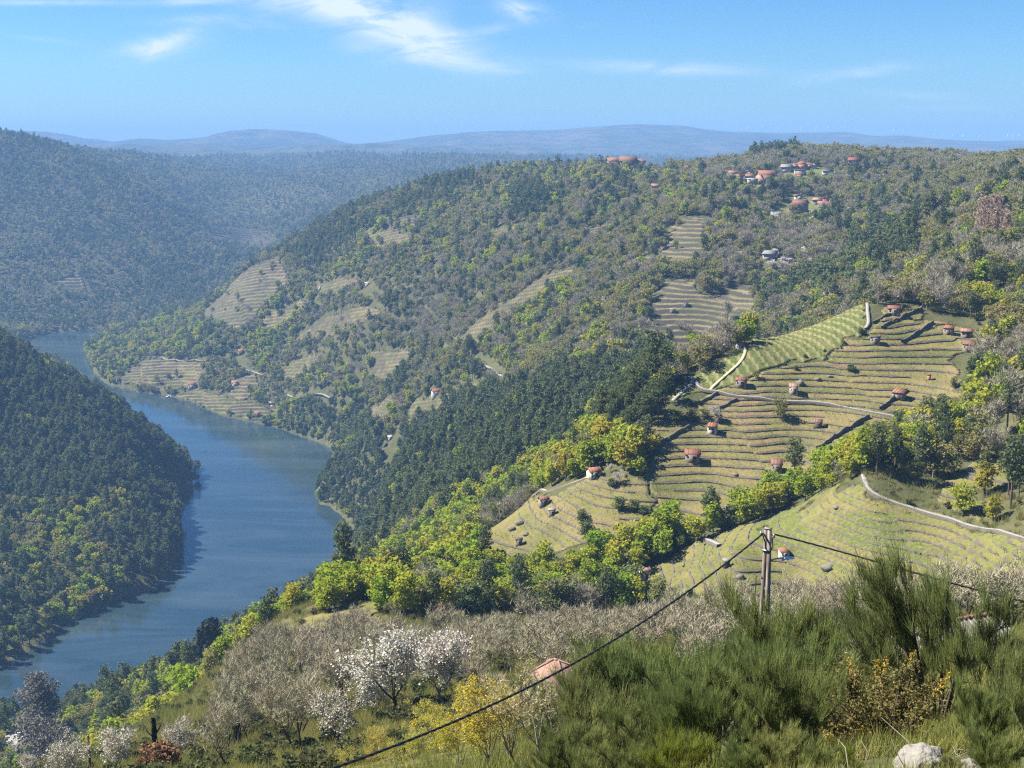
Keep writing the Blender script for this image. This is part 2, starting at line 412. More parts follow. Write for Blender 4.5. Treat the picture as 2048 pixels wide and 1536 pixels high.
def b_water(nt, out):
    b = NB(nt); p = b.pos()
    mp = b.n('ShaderNodeMapping'); mp.inputs['Scale'].default_value = (1, .5, 1); b.l(p, mp.inputs[0])
    fine = b.noise(mp.outputs[0], .55, 5, .65); mid = b.noise(mp.outputs[0], .05, 4, .55)
    mp2 = b.n('ShaderNodeMapping'); mp2.inputs['Scale'].default_value = (.35, 1.2, 1); mp2.inputs['Rotation'].default_value = (0, 0, .25); b.l(p, mp2.inputs[0])
    calm = b.noise(mp2.outputs[0], .018, 4, .5, 1.2)
    h = b.math('ADD', b.math('MULTIPLY', fine, .5), b.math('MULTIPLY', mid, .8))
    nb = b.n('ShaderNodeBump'); nb.inputs['Distance'].default_value = .22; b.l(h, nb.inputs['Height'])
    b.l(b.math('ADD', b.math('MULTIPLY', b.math('SUBTRACT', calm, .42, True), 3.2), .02), nb.inputs['Strength'])
    sheen_streaks = b.noise(mp2.outputs[0], .011, 5, .6, 1.6)  # pale streaks painted into the water colour in place of reflected sky
    pr = b.princ(b.mix(b.ramp(sheen_streaks, [(.45, (0, 0, 0)), (.68, (1, 1, 1))]), (.016, .032, .040), (.036, .054, .066)), out, .09, nb.outputs[0], IOR=1.33)
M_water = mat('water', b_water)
def build_river():
    V = np.array([(x, y, -EYE_H) for x, y in river_xy]); c = V.mean(0)
    W = c + (V - c) * 1.0
    # a sheet over the whole valley bottom; the banks rise through it
    x0, x1, y0, y1 = -1500, 400, 480, 2700
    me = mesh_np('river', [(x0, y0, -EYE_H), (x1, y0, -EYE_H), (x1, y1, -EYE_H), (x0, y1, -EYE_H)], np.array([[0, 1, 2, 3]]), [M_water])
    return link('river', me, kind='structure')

def b_mount(nt, out):
    b = NB(nt); p = b.pos()
    n1 = b.noise(p, .0009, 6, .6); n2 = b.noise(p, .006, 5, .65)
    c = b.ramp(n1, [(.35, (.05, .055, .03)), (.5, (.085, .08, .05)), (.68, (.13, .11, .075))])
    c = b.mix(b.ramp(n2, [(.45, (0, 0, 0)), (.6, (1, 1, 1))]), c, (.04, .05, .025))
    b.diffuse(c, out, b.bump(n2, .8, 40))
M_mount = mat('mountain_side', b_mount)
def ridge(name, prof, Y, front, back, seed, base=-150.0, nx=420, ny=60):
    """a long mountain: crest heights measured in the photo, slopes falling off to both sides"""
    px = np.linspace(prof[0][0], prof[-1][0], nx)
    py = np.interp(px, [a for a, _ in prof], [c for _, c in prof])
    k = np.ones(5) / 5; py[2:-2] = np.convolve(py, k, 'valid')
    v = (py - 768) / FPX; tz = (-SP - v * CP) / (CP - v * SP); x = (px - 1024) / FPX / (CP - v * SP)
    t = np.linspace(-1, 1, ny)
    V = np.zeros((ny, nx, 3))
    for j, tt in enumerate(t):
        y = Y + (tt * front if tt < 0 else tt * back)
        a = np.abs(tt)
        fall = np.clip(1 - a ** 1.25, 0, 1)
        spur = 1 + 0.38 * fbm(px / 90.0, np.full(nx, tt * 2.0), seed, 4) * np.sin(np.pi * a)
        X = x * Y
        V[j, :, 0] = X; V[j, :, 1] = y; V[j, :, 2] = base + (tz * Y - base) * np.clip(fall * spur, 0, 1.0 if a > .02 else 2)
    me = mesh_np(name, V.reshape(-1, 3), grid_faces(ny, nx), [M_mount], smooth=True)
    return link(name, me, kind='structure'), (px, tz * Y, x * Y)
MOUNT = [(-500,262),(0,262),(60,262),(100,266),(160,278),(180,275),(225,284),(250,281),(280,276),(340,280),(400,276),(470,266),(540,260),(600,263),(640,272),(700,288),(740,286),(800,279),(860,271),(940,265),(1024,263),
 (1100,260),(1180,254),(1250,249),(1270,247),(1340,250),(1360,249),(1400,257),(1450,262),(1540,265),(1600,265),(1690,263),(1720,268),(1745,272),(1800,270),(1860,277),(1920,281),(2000,282),(2048,280),(2500,284)]
MIDR = [(-500,300),(140,293),(260,287),(400,288),(520,294),(640,291),(760,286),(830,291),(940,291),(1010,288),(1060,291),(1140,312),(1210,320),(1300,318),(1500,316),(2048,310),(2500,310)]
LOWR = [(-500,308),(200,304),(380,300),(520,306),(620,303),(700,306),(800,307),(900,309),(1000,311),(1090,308),(1130,322),(1300,330),(2500,325)]
MOUNT_Y = 9500.0
def build_far():
    m, prof = ridge('mountains', MOUNT, MOUNT_Y, 2200, 3000, 5, base=-60)
    ridge('hills', MIDR, 7000, 900, 1200, 8, base=-110)
    ridge('hills', LOWR, 5900, 700, 800, 9, base=-110)
    return prof
def build_haze():
    def bh(nt, out):
        v = nt.nodes.new('ShaderNodeVolumePrincipled')
        v.inputs['Color'].default_value = HAZE_COL; v.inputs['Density'].default_value = HAZE_D; v.inputs['Anisotropy'].default_value = HAZE_G
        nt.links.new(v.outputs[0], out.inputs['Volume'])
    m = mat('haze', bh)
    mb = MB(); mb.box(-9000, 9000, -300, 13500, -310, 250)
    mb.build('haze', m, kind='stuff')
HAZE_COL, HAZE_D, HAZE_G = (.22, .42, .76, 1), 1.3e-4, 0.0
build_ground(); build_river(); MPROF = build_far(); build_haze()
# ------------------------------------------------------------------ plants: meshes
def b_leaf(stops, trans=.35, val=(.75, 1.25), fine=.9):
    """leaf colour: each plant its own shade along the stops, slight shade change from clump to clump"""
    def f(nt, out):
        b = NB(nt)
        oi = b.n('ShaderNodeObjectInfo')
        ln = b.noise(oi.outputs['Location'], .022, 3, .6)
        c = b.ramp(b.math('ADD', b.math('MULTIPLY', oi.outputs['Random'], .55), b.math('MULTIPLY', b.math('SUBTRACT', ln, .28), 1.0), True), stops)
        n = b.noise(b.obj(), fine, 2, .6)
        hv = b.n('ShaderNodeHueSaturation'); b.l(c, hv.inputs['Color'])
        b.l(b.math('ADD', b.math('MULTIPLY', n, (val[1] - val[0]) * 1.6), val[0] - .3 * (val[1] - val[0])), hv.inputs['Value'])
        b.l(b.math('ADD', b.math('MULTIPLY', b.math('FRACT', b.math('MULTIPLY', oi.outputs['Random'], 7.13)), .03), .485), hv.inputs['Hue'])
        d = b.n('ShaderNodeBsdfDiffuse'); b.l(hv.outputs[0], d.inputs[0])
        t = b.n('ShaderNodeBsdfTranslucent'); b.l(hv.outputs[0], t.inputs[0])
        m = b.n('ShaderNodeMixShader'); m.inputs[0].default_value = trans
        b.l(d.outputs[0], m.inputs[1]); b.l(t.outputs[0], m.inputs[2]); b.l(m.outputs[0], out.inputs[0])
    return f
M_pine = mat('pine_needles', b_leaf([(0, (.082, .106, .046)), (.5, (.114, .138, .057)), (1, (.155, .167, .066))], .3))
M_oak = mat('oak_buds', b_leaf([(0, (0.187, 0.184, 0.061)), (.35, (0.248, 0.223, 0.081)), (.7, (0.204, 0.215, 0.063)), (1, (0.281, 0.247, 0.099))], .4))
M_leafy = mat('fresh_leaves', b_leaf([(0, (0.168, 0.260, 0.032)), (.35, (0.259, 0.323, 0.032)), (.7, (0.336, 0.330, 0.040)), (1, (0.388, 0.298, 0.052))], .45))
M_twig = mat('grey_twigs', b_leaf([(0, (0.259, 0.239, 0.170)), (.5, (0.325, 0.291, 0.207)), (1, (0.297, 0.272, 0.175))], .15))
M_bloss = mat('white_blossom', b_leaf([(0, (0.527, 0.484, 0.451)), (.6, (0.578, 0.527, 0.493)), (1, (0.510, 0.425, 0.425))], .4, (.85, 1.1)))
M_shrub = mat('scrub_leaves', b_leaf([(0, (0.060, 0.078, 0.030)), (.5, (0.090, 0.102, 0.038)), (1, (0.132, 0.120, 0.060))], .3))
M_holm = mat('evergreen_leaves', b_leaf([(0, (.088, .118, .046)), (.6, (.125, .15, .058)), (1, (.16, .17, .07))], .3))
M_poplar = mat('poplar_buds', b_leaf([(0, (.30, .225, .155)), (1, (.34, .25, .175))], .35))
def b_bark(col):
    def f(nt, out):
        b = NB(nt); n = b.noise(b.obj(), 3.0, 4, .6)
        c = b.mix(n, tuple(x * .6 for x in col), tuple(x * 1.35 for x in col)); b.diffuse(c, out)
    return f
M_bark = mat('bark', b_bark((.10, .085, .065)))
M_barkl = mat('pale_bark', b_bark((.22, .19, .15)))
M_barkp = mat('pine_bark', b_bark((.13, .09, .07)))

def cards(rng, ctr, size, flat=0.35, asp=.7):
    """leaf sprays: one bent kite per centre"""
    n = len(ctr); size = np.broadcast_to(size, (n,))
    nrm = rng.normal(size=(n, 3)); nrm[:, 2] = np.abs(nrm[:, 2]) + flat; nrm /= np.linalg.norm(nrm, axis=1)[:, None]
    a = rng.normal(size=(n, 3)); u = np.cross(nrm, a); u /= np.linalg.norm(u, axis=1)[:, None] + 1e-9; w = np.cross(nrm, u)
    s = size[:, None]
    k = rng.uniform(.7, 1.3, (n, 4, 1))
    V = np.stack([ctr - u * s * k[:, 0], ctr - w * s * asp * k[:, 1] + nrm * s * .15, ctr + u * s * k[:, 2], ctr + w * s * asp * k[:, 3] + nrm * s * .15], 1).reshape(-1, 3)
    F = np.arange(n * 4).reshape(n, 4)
    return V, F
def crown_points(rng, lobes, n, shell=.55):
    """points spread through overlapping lobes (x,y,z,rx,ry,rz), denser towards the outside"""
    L = np.array(lobes); w = L[:, 3] * L[:, 4] + .01; idx = rng.choice(len(L), n, p=w / w.sum())
    d = rng.normal(size=(n, 3)); d /= np.linalg.norm(d, axis=1)[:, None]
    r = (shell + (1 - shell) * rng.random(n)) ** .8
    return L[idx, :3] + d * r[:, None] * L[idx, 3:]
def lobes_round(rng, h, w, n=9, low=.32):
    out = []
    for i in range(n):
        a = rng.uniform(0, 2 * np.pi); z = rng.uniform(low, .86); rr = (.5 - abs(z - .6) * .8) * w * rng.uniform(.3, 1.0)
        s = rng.uniform(.17, .27) * w
        out.append((rr * math.cos(a), rr * math.sin(a), z * h, s, s, s * .8))
    out.append((0, 0, .72 * h, .3 * w, .3 * w, .24 * h)); out.append((0, 0, .5 * h, .33 * w, .33 * w, .18 * h))
    return out
def lobes_pine(rng, h, w, n=11, low=.35):
    out = []
    for i in range(n):
        z = low + (1 - low) * (i + .5) / n; a = rng.uniform(0, 2 * np.pi)
        q_ = (z - low) / (1 - low); rad = w * .5 * max(1 - abs(q_ - .42) ** 1.9 * 2.1, .12) * .85 + .3
        for k in range(2):
            a2 = a + k * 2.6 + rng.uniform(-.5, .5); rr = rad * rng.uniform(.25, .75); s = rad * .55 + .2
            out.append((rr * math.cos(a2), rr * math.sin(a2), z * h, s, s, s * .5))
    return out
def branch_mb(mb, rng, p, d, L, r, depth, kids=(3, 4), spread=.55, up=.25, seg=3, sides=4, tips=None, shrink=.68):
    pts = [np.array(p, float)]; rad = [r]; d = np.array(d, float)
    for i in range(seg):
        d = d + rng.normal(size=3) * .12 + np.array([0, 0, up * .25]); d /= np.linalg.norm(d)
        pts.append(pts[-1] + d * L / seg); rad.append(r * (1 - .55 * (i + 1) / seg))
    mb.tube(pts, rad, sides if depth > 1 else 3, cap=False)
    if depth <= 0:
        if tips is not None: tips.extend(pts[1:])
        return
    for k in range(rng.integers(kids[0], kids[1] + 1)):
        t = rng.uniform(.35, 1.0) if k else 1.0
        q = pts[0] + 0; f = t * seg; i = min(int(f), seg - 1); q = pts[i] * (1 - f + i) + pts[i + 1] * (f - i)
        nd = d * (1 - spread) + rng.normal(size=3) * spread + np.array([0, 0, up]); nd /= np.linalg.norm(nd)
        branch_mb(mb, rng, q, nd, L * shrink * rng.uniform(.75, 1.15), max(r * (1 - .55 * t) * .75, .008), depth - 1, kids, spread, up, max(2, seg - 1), sides, tips, shrink)
def twig_fans(rng, ctr, length, width, n):
    """thin bare twigs: slim triangles fanning up from the given tips"""
    c = ctr[rng.integers(0, len(ctr), n)]
    d = rng.normal(size=(n, 3)) * .7; d[:, 2] = np.abs(d[:, 2]) + .35; d += (c - ctr.mean(0)) * .06; d /= np.linalg.norm(d, axis=1)[:, None]
    l = length * rng.uniform(.5, 1.3, n)[:, None]; s = np.cross(d, rng.normal(size=(n, 3))); s /= np.linalg.norm(s, axis=1)[:, None]
    V = np.stack([c - s * width * .5, c + s * width * .5, c + d * l], 1).reshape(-1, 3)
    return V, np.arange(n * 3).reshape(n, 3)
def join2(V1, F1, V2, F2):
    return np.concatenate([V1, V2]), F1, F2 + len(V1)

def trunk_mb(rng, h, r, lean=.03, bare=False, top=.85, limbs=4, w=6):
    mb = MB(); t = np.linspace(-.04, top, 6); lx = rng.normal() * lean * h; ly = rng.normal() * lean * h
    pts = [(lx * a * a + rng.normal() * .05, ly * a * a + rng.normal() * .05, a * h) for a in t]
    mb.tube(pts, [r * (1.25 - a) for a in np.clip(t, 0, 1)], 6, cap=False)
    for k in range(limbs):
        a = rng.uniform(.35, .7); q = np.array([lx * a * a, ly * a * a, a * h]); an = rng.uniform(0, 6.28)
        e = q + np.array([math.cos(an) * w * .32, math.sin(an) * w * .32, h * rng.uniform(.12, .25)])
        mb.tube([q, (q + e) / 2 + rng.normal(size=3) * .2, e], [r * .45, r * .3, r * .12], 4, cap=False)
    return mb
PLANT = {}
def plant(kind, lod, v):
    """(crown mesh, trunk mesh, whole mesh, height): lod 0 close .. 2 far"""
    key = (kind, lod, v)
    if key in PLANT: return PLANT[key]
    rng = np.random.default_rng(abs(hash(kind)) % 1000 if False else sum(map(ord, kind)) * 31 + lod * 7 + v)
    nc = {0: 1.0, 1: .45, 2: .16, 3: 4.0}[lod]; cs = {0: 1.0, 1: 1.45, 2: 2.2, 3: .5}[lod]
    if kind == 'pine_tree':
        h, w = rng.uniform(11, 14), rng.uniform(4.6, 6.0)
        lb = lobes_pine(rng, h, w, low=rng.uniform(.3, .45)); P = crown_points(rng, lb, int(900 * nc), .35)
        V, F = cards(rng, P, .36 * cs * rng.uniform(.7, 1.3, len(P)), .1, .5); cm, tm = M_pine, M_barkp; tr = trunk_mb(rng, h, .2, .015, top=.93, limbs=0)
    elif kind == 'oak_tree':
        h, w = rng.uniform(7, 10), rng.uniform(6.5, 9)
        P = crown_points(rng, lobes_round(rng, h, w, 12, .3), int(900 * nc), .4)
        V, F = cards(rng, P, .30 * cs * rng.uniform(.6, 1.4, len(P)), .1); cm, tm = M_oak, M_barkl; tr = trunk_mb(rng, h, .17, .03, top=.75, w=w)
    elif kind == 'leafy_tree':
        h, w = rng.uniform(7.5, 11), rng.uniform(5.5, 8)
        P = crown_points(rng, lobes_round(rng, h, w, 11, .28), int(1100 * nc), .5)
        V, F = cards(rng, P, .34 * cs * rng.uniform(.6, 1.4, len(P)), .25); cm, tm = M_leafy, M_bark; tr = trunk_mb(rng, h, .16, .03, top=.75, w=w)
    elif kind == 'evergreen_tree':
        h, w = rng.uniform(6.5, 9), rng.uniform(6, 8)
        P = crown_points(rng, lobes_round(rng, h, w, 12, .22), int(1100 * nc), .55)
        V, F = cards(rng, P, .34 * cs * rng.uniform(.6, 1.4, len(P)), .25); cm, tm = M_holm, M_bark; tr = trunk_mb(rng, h, .18, .03, top=.7, w=w)
    elif kind == 'bare_tree':
        h, w = rng.uniform(6.5, 9), rng.uniform(5.5, 8)
        P = crown_points(rng, lobes_round(rng, h, w, 12, .3), int(260 * nc) + 20, .3)
        V, F = twig_fans(rng, P, 1.5 * cs ** .5, .10 * cs ** 1.3, int(1500 * nc)); cm, tm = M_twig, M_barkl; tr = trunk_mb(rng, h, .15, .03, top=.85, limbs=6, w=w)
    elif kind == 'blossom_tree':
        h, w = rng.uniform(4.5, 7), rng.uniform(4, 6)
        P = crown_points(rng, lobes_round(rng, h, w, 10, .3), int(800 * nc), .4)
        V, F = cards(rng, P, .27 * cs * rng.uniform(.6, 1.4, len(P)), .2); cm, tm = M_bloss, M_bark; tr = trunk_mb(rng, h, .13, .03, top=.7, w=w)
    elif kind == 'poplar_tree':
        h, w = rng.uniform(11, 14), rng.uniform(4, 5)
        P = crown_points(rng, [(0, 0, h * z, w * .3, w * .3, h * .14) for z in (.3, .45, .6, .75, .88)], int(500 * nc), .3)
        V, F = cards(rng, P, .4 * cs * rng.uniform(.6, 1.3, len(P)), 0, .35); cm, tm = M_poplar, M_barkl; tr = trunk_mb(rng, h, .15, .01, top=.9, limbs=0)
    else:  # shrub
        h, w = rng.uniform(1.6, 3.0), rng.uniform(2.5, 4.0)
        P = crown_points(rng, lobes_round(rng, h, w, 7, .15), int(420 * nc), .4)
        V, F = cards(rng, P, .24 * cs * rng.uniform(.6, 1.4, len(P)), .2); cm, tm = M_shrub, M_bark; tr = trunk_mb(rng, h, .06, .05, top=.5, limbs=3, w=w)
    crown = mesh_np(kind + '_crown', V, F, [cm])
    trunk = tr.mesh(kind + '_trunk', tm)
    tv = np.concatenate(tr.v); tq = np.concatenate(tr.q)
    if F.shape[1] == 4: wv, wf = np.concatenate([V, tv]), [np.concatenate([F, tq + len(V)])]
    else: wv, wf = np.concatenate([V, tv]), [F, tq + len(V)]
    whole = mesh_np(kind + '_whole', wv, wf, [cm, tm], mi=[0] * len(F) + [1] * len(tq))
    PLANT[key] = (crown, trunk, whole, h)
    return PLANT[key]

# scattering for what nobody could count: points carrying a turn, a size and a choice of plant
def scatter(name, pts, rot, scl, idx, meshes, **props):
    col = bpy.data.collections.new(name + '_kinds')
    for k, me in enumerate(meshes):
        o = bpy.data.objects.new('%s_kind_%02d' % (name, k), me); col.objects.link(o)
    me = bpy.data.meshes.new(name)
    me.vertices.add(len(pts)); me.vertices.foreach_set('co', np.asarray(pts, np.float32).ravel())
    for an, ty, arr in (('turn', 'FLOAT', rot), ('size', 'FLOAT', scl)):
        a = me.attributes.new(an, ty, 'POINT'); a.data.foreach_set('value', np.asarray(arr, np.float32))
    a = me.attributes.new('pick', 'INT', 'POINT'); a.data.foreach_set('value', np.asarray(idx, np.int32))
    ng = bpy.data.node_groups.new(name + '_scatter', 'GeometryNodeTree')
    ng.interface.new_socket('Geometry', in_out='INPUT', socket_type='NodeSocketGeometry'); ng.interface.new_socket('Geometry', in_out='OUTPUT', socket_type='NodeSocketGeometry')
    N, L = ng.nodes, ng.links
    gi, go = N.new('NodeGroupInput'), N.new('NodeGroupOutput')
    ci = N.new('GeometryNodeCollectionInfo'); ci.inputs['Collection'].default_value = col; ci.inputs['Separate Children'].default_value = True; ci.inputs['Reset Children'].default_value = True
    ip = N.new('GeometryNodeInstanceOnPoints'); ip.inputs['Pick Instance'].default_value = True
    def at_(n, t):
        x = N.new('GeometryNodeInputNamedAttribute'); x.data_type = t; x.inputs['Name'].default_value = n; return x.outputs[0]
    cx = N.new('ShaderNodeCombineXYZ'); L.new(at_('turn', 'FLOAT'), cx.inputs[2])
    L.new(gi.outputs[0], ip.inputs['Points']); L.new(ci.outputs[0], ip.inputs['Instance']); L.new(at_('pick', 'INT'), ip.inputs['Instance Index'])
    L.new(cx.outputs[0], ip.inputs['Rotation']); L.new(at_('size', 'FLOAT'), ip.inputs['Scale']); L.new(ip.outputs[0], go.inputs[0])
    o = link(name, me, kind='stuff', **props)
    md = o.modifiers.new('scatter', 'NODES'); md.node_group = ng
    return o
# ------------------------------------------------------------------ fields and woods: outlines measured in the photograph
# open ground: name -> (outline in the photo, nearest, farthest metres, terrace step or 0, look)
FIELDS = {
 'green_rows': ([(1365,765),(1420,735),(1480,695),(1530,672),(1610,640),(1690,605),(1728,588),(1736,655),(1700,690),(1640,715),(1560,735),(1480,765),(1425,783),(1345,800),(1340,778)], 365, 470, 1.5, 'green'),
 'big_vineyard': ([(1425,783),(1560,740),(1640,720),(1738,668),(1765,612),(1850,605),(1838,640),(1965,662),(1960,695),(1905,722),(1935,760),(1890,778),(1932,800),(1925,822),(1835,862),(1785,876),(1725,918),(1645,951),(1600,970),(1540,992),(1420,1050),(1325,1064),(1285,958),(1315,903),(1290,868),(1335,833),(1395,850),(1402,800)], 312, 450, 1.5, 'brown'),
 'spur_vineyard': ([(955,1075),(1000,1015),(1100,990),(1180,955),(1285,958),(1325,1064),(1262,1096),(1212,1122),(1150,1134),(1050,1136),(965,1112)], 322, 400, 1.5, 'mixed'),
 'near_vineyard': ([(1285,1172),(1296,1147),(1350,1110),(1410,1078),(1500,1052),(1600,1012),(1680,978),(1730,958),(1752,990),(1900,1040),(2130,1105),(2130,1215),(1930,1212),(1800,1200),(1700,1185),(1560,1205),(1400,1195)], 215, 320, 1.3, 'green'),
 'upper_vineyard': ([(1885,960),(1955,920),(2130,895),(2130,965),(1950,985),(1965,1045),(1885,1018)], 255, 320, 1.4, 'green'),
 'middle_terraces': ([(1295,690),(1295,620),(1325,562),(1392,560),(1402,592),(1500,570),(1512,600),(1510,668),(1400,692),(1360,702)], 740, 900, 2.6, 'grey'),
 'village_terraces': ([(1310,530),(1338,470),(1350,435),(1425,430),(1402,470),(1425,480),(1402,520),(1330,548)], 840, 1060, 2.8, 'grey'),
 'strip_terraces': ([(890,702),(960,640),(1040,590),(1080,555),(1150,538),(1152,565),(1050,612),(990,652),(950,692)], 950, 1250, 4.2, 'brown'),
 'shaded_terraces': ([(730,702),(850,700),(838,715),(792,750),(772,772),(748,760)], 1000, 1300, 4.2, 'grey'),
 'lane_terraces': ([(815,842),(832,800),(960,762),(1025,772),(960,792),(880,822)], 850, 1150, 3.6, 'green'),
 'slope_terraces': ([(720,832),(800,782),(772,842),(735,852)], 900, 1250, 3.8, 'brown'),
 'headland_terraces': ([(228,766),(290,716),(420,726),(400,772),(340,786)], 1450, 1720, 4.6, 'mixed'),
 'shore_meadow': ([(345,790),(400,778),(480,800),(560,820),(552,846),(500,840),(430,824)], 1300, 1560, 4.2, 'green'),
 'hill_terraces': ([(400,640),(420,600),(510,530),(560,515),(582,560),(540,600),(500,650),(480,670)], 1500, 1850, 5.5, 'grey'),
 'orchard_terraces': ([(630,570),(690,555),(732,560),(720,582),(660,602)], 1300, 1600, 5.0, 'brown'),
 'pale_terraces': ([(585,682),(640,640),(720,610),(772,620),(720,652),(640,692)], 1200, 1500, 4.6, 'brown'),
 'ridge_terraces': ([(760,442),(830,430),(842,452),(772,458)], 1450, 1750, 5.5, 'grey'),
 'crest_terraces': ([(700,466),(790,460),(852,482),(762,502),(722,478)], 1400, 1700, 5.2, 'mixed'),
 'hut_terraces': ([(455,795),(470,760),(512,748),(524,775),(492,802)], 1350, 1560, 4.6, 'brown'),
 'shade_terraces': ([(110,562),(160,545),(176,580),(140,592)], 2000, 2500, 7.5, 'grey'),
 'valley_terraces': ([(410,452),(530,462),(560,480),(530,502),(420,482)], 2400, 3400, 9.0, 'grey'),
 'cut_terraces': ([(965,466),(1060,444),(1078,460),(990,480)], 1150, 1500, 4.4, 'mixed'),
 'pale_knoll': ([(1148,472),(1200,454),(1242,462),(1182,482)], 950, 1350, 3.8, 'grey'),
 'side_terraces': ([(1255,522),(1312,510),(1318,532),(1265,542)], 850, 1100, 2.4, 'grey'),
 'high_plot': ([(1985,592),(2120,566),(2120,600),(1995,612)], 380, 560, 1.8, 'brown'),
 'bare_plot': ([(1192,748),(1240,724),(1254,736),(1206,758)], 600, 860, 2.4, 'brown'),
 'thin_terraces': ([(922,612),(975,588),(982,602),(935,628)], 1000, 1300, 4.0, 'grey'),
 'bend_terraces': ([(520,640),(600,600),(625,608),(560,660),(525,665)], 1350, 1700, 5.2, 'mixed'),
 'river_plots': ([(560,740),(640,700),(660,712),(600,760),(565,760)], 1150, 1500, 4.4, 'brown'),
 'church_meadow': ([(1195,341),(1240,333),(1335,335),(1345,346),(1260,352)], 1000, 1800, 0, 'meadow'),
 'top_meadow': ([(1690,327),(1820,318),(1830,322),(1800,332),(1715,337)], 900, 1500, 0, 'meadow'),
 'hamlet_meadow': ([(1450,368),(1490,352),(1560,348),(1640,335),(1655,350),(1600,362),(1560,378),(1480,384)], 900, 1500, 0, 'meadow'),
 'village_meadow': ([(1530,430),(1560,402),(1600,388),(1685,405),(1660,425),(1640,440),(1545,446)], 800, 1300, 0, 'meadow'),
 'hollow_meadow': ([(1640,470),(1720,450),(1760,445),(1740,460),(1660,478)], 650, 1100, 0, 'meadow'),
 'gully_field': ([(590,1254),(700,1218),(778,1200),(772,1236),(690,1266)], 220, 300, 0, 'yellow'),
 'yellow_field': ([(448,1322),(492,1295),(494,1346),(452,1362)], 280, 420, 0, 'yellow'),
 'river_field': ([(268,1424),(330,1385),(372,1362),(372,1392),(335,1445)], 300, 520, 0, 'yellow'),
 'cherry_grass': ([(430,1540),(540,1482),(700,1474),(900,1452),(985,1445),(1005,1600),(700,1640),(430,1620)], 62, 150, 0, 'yellow'),
 'grass_strip': ([(520,1500),(545,1488),(640,1480),(700,1482),(690,1496),(600,1500)], 90, 150, 0, 'meadow'),
 'pale_path': ([(205,1560),(215,1530),(225,1508),(240,1506),(238,1530),(232,1560)], 80, 150, 0, 'yellow'),
}
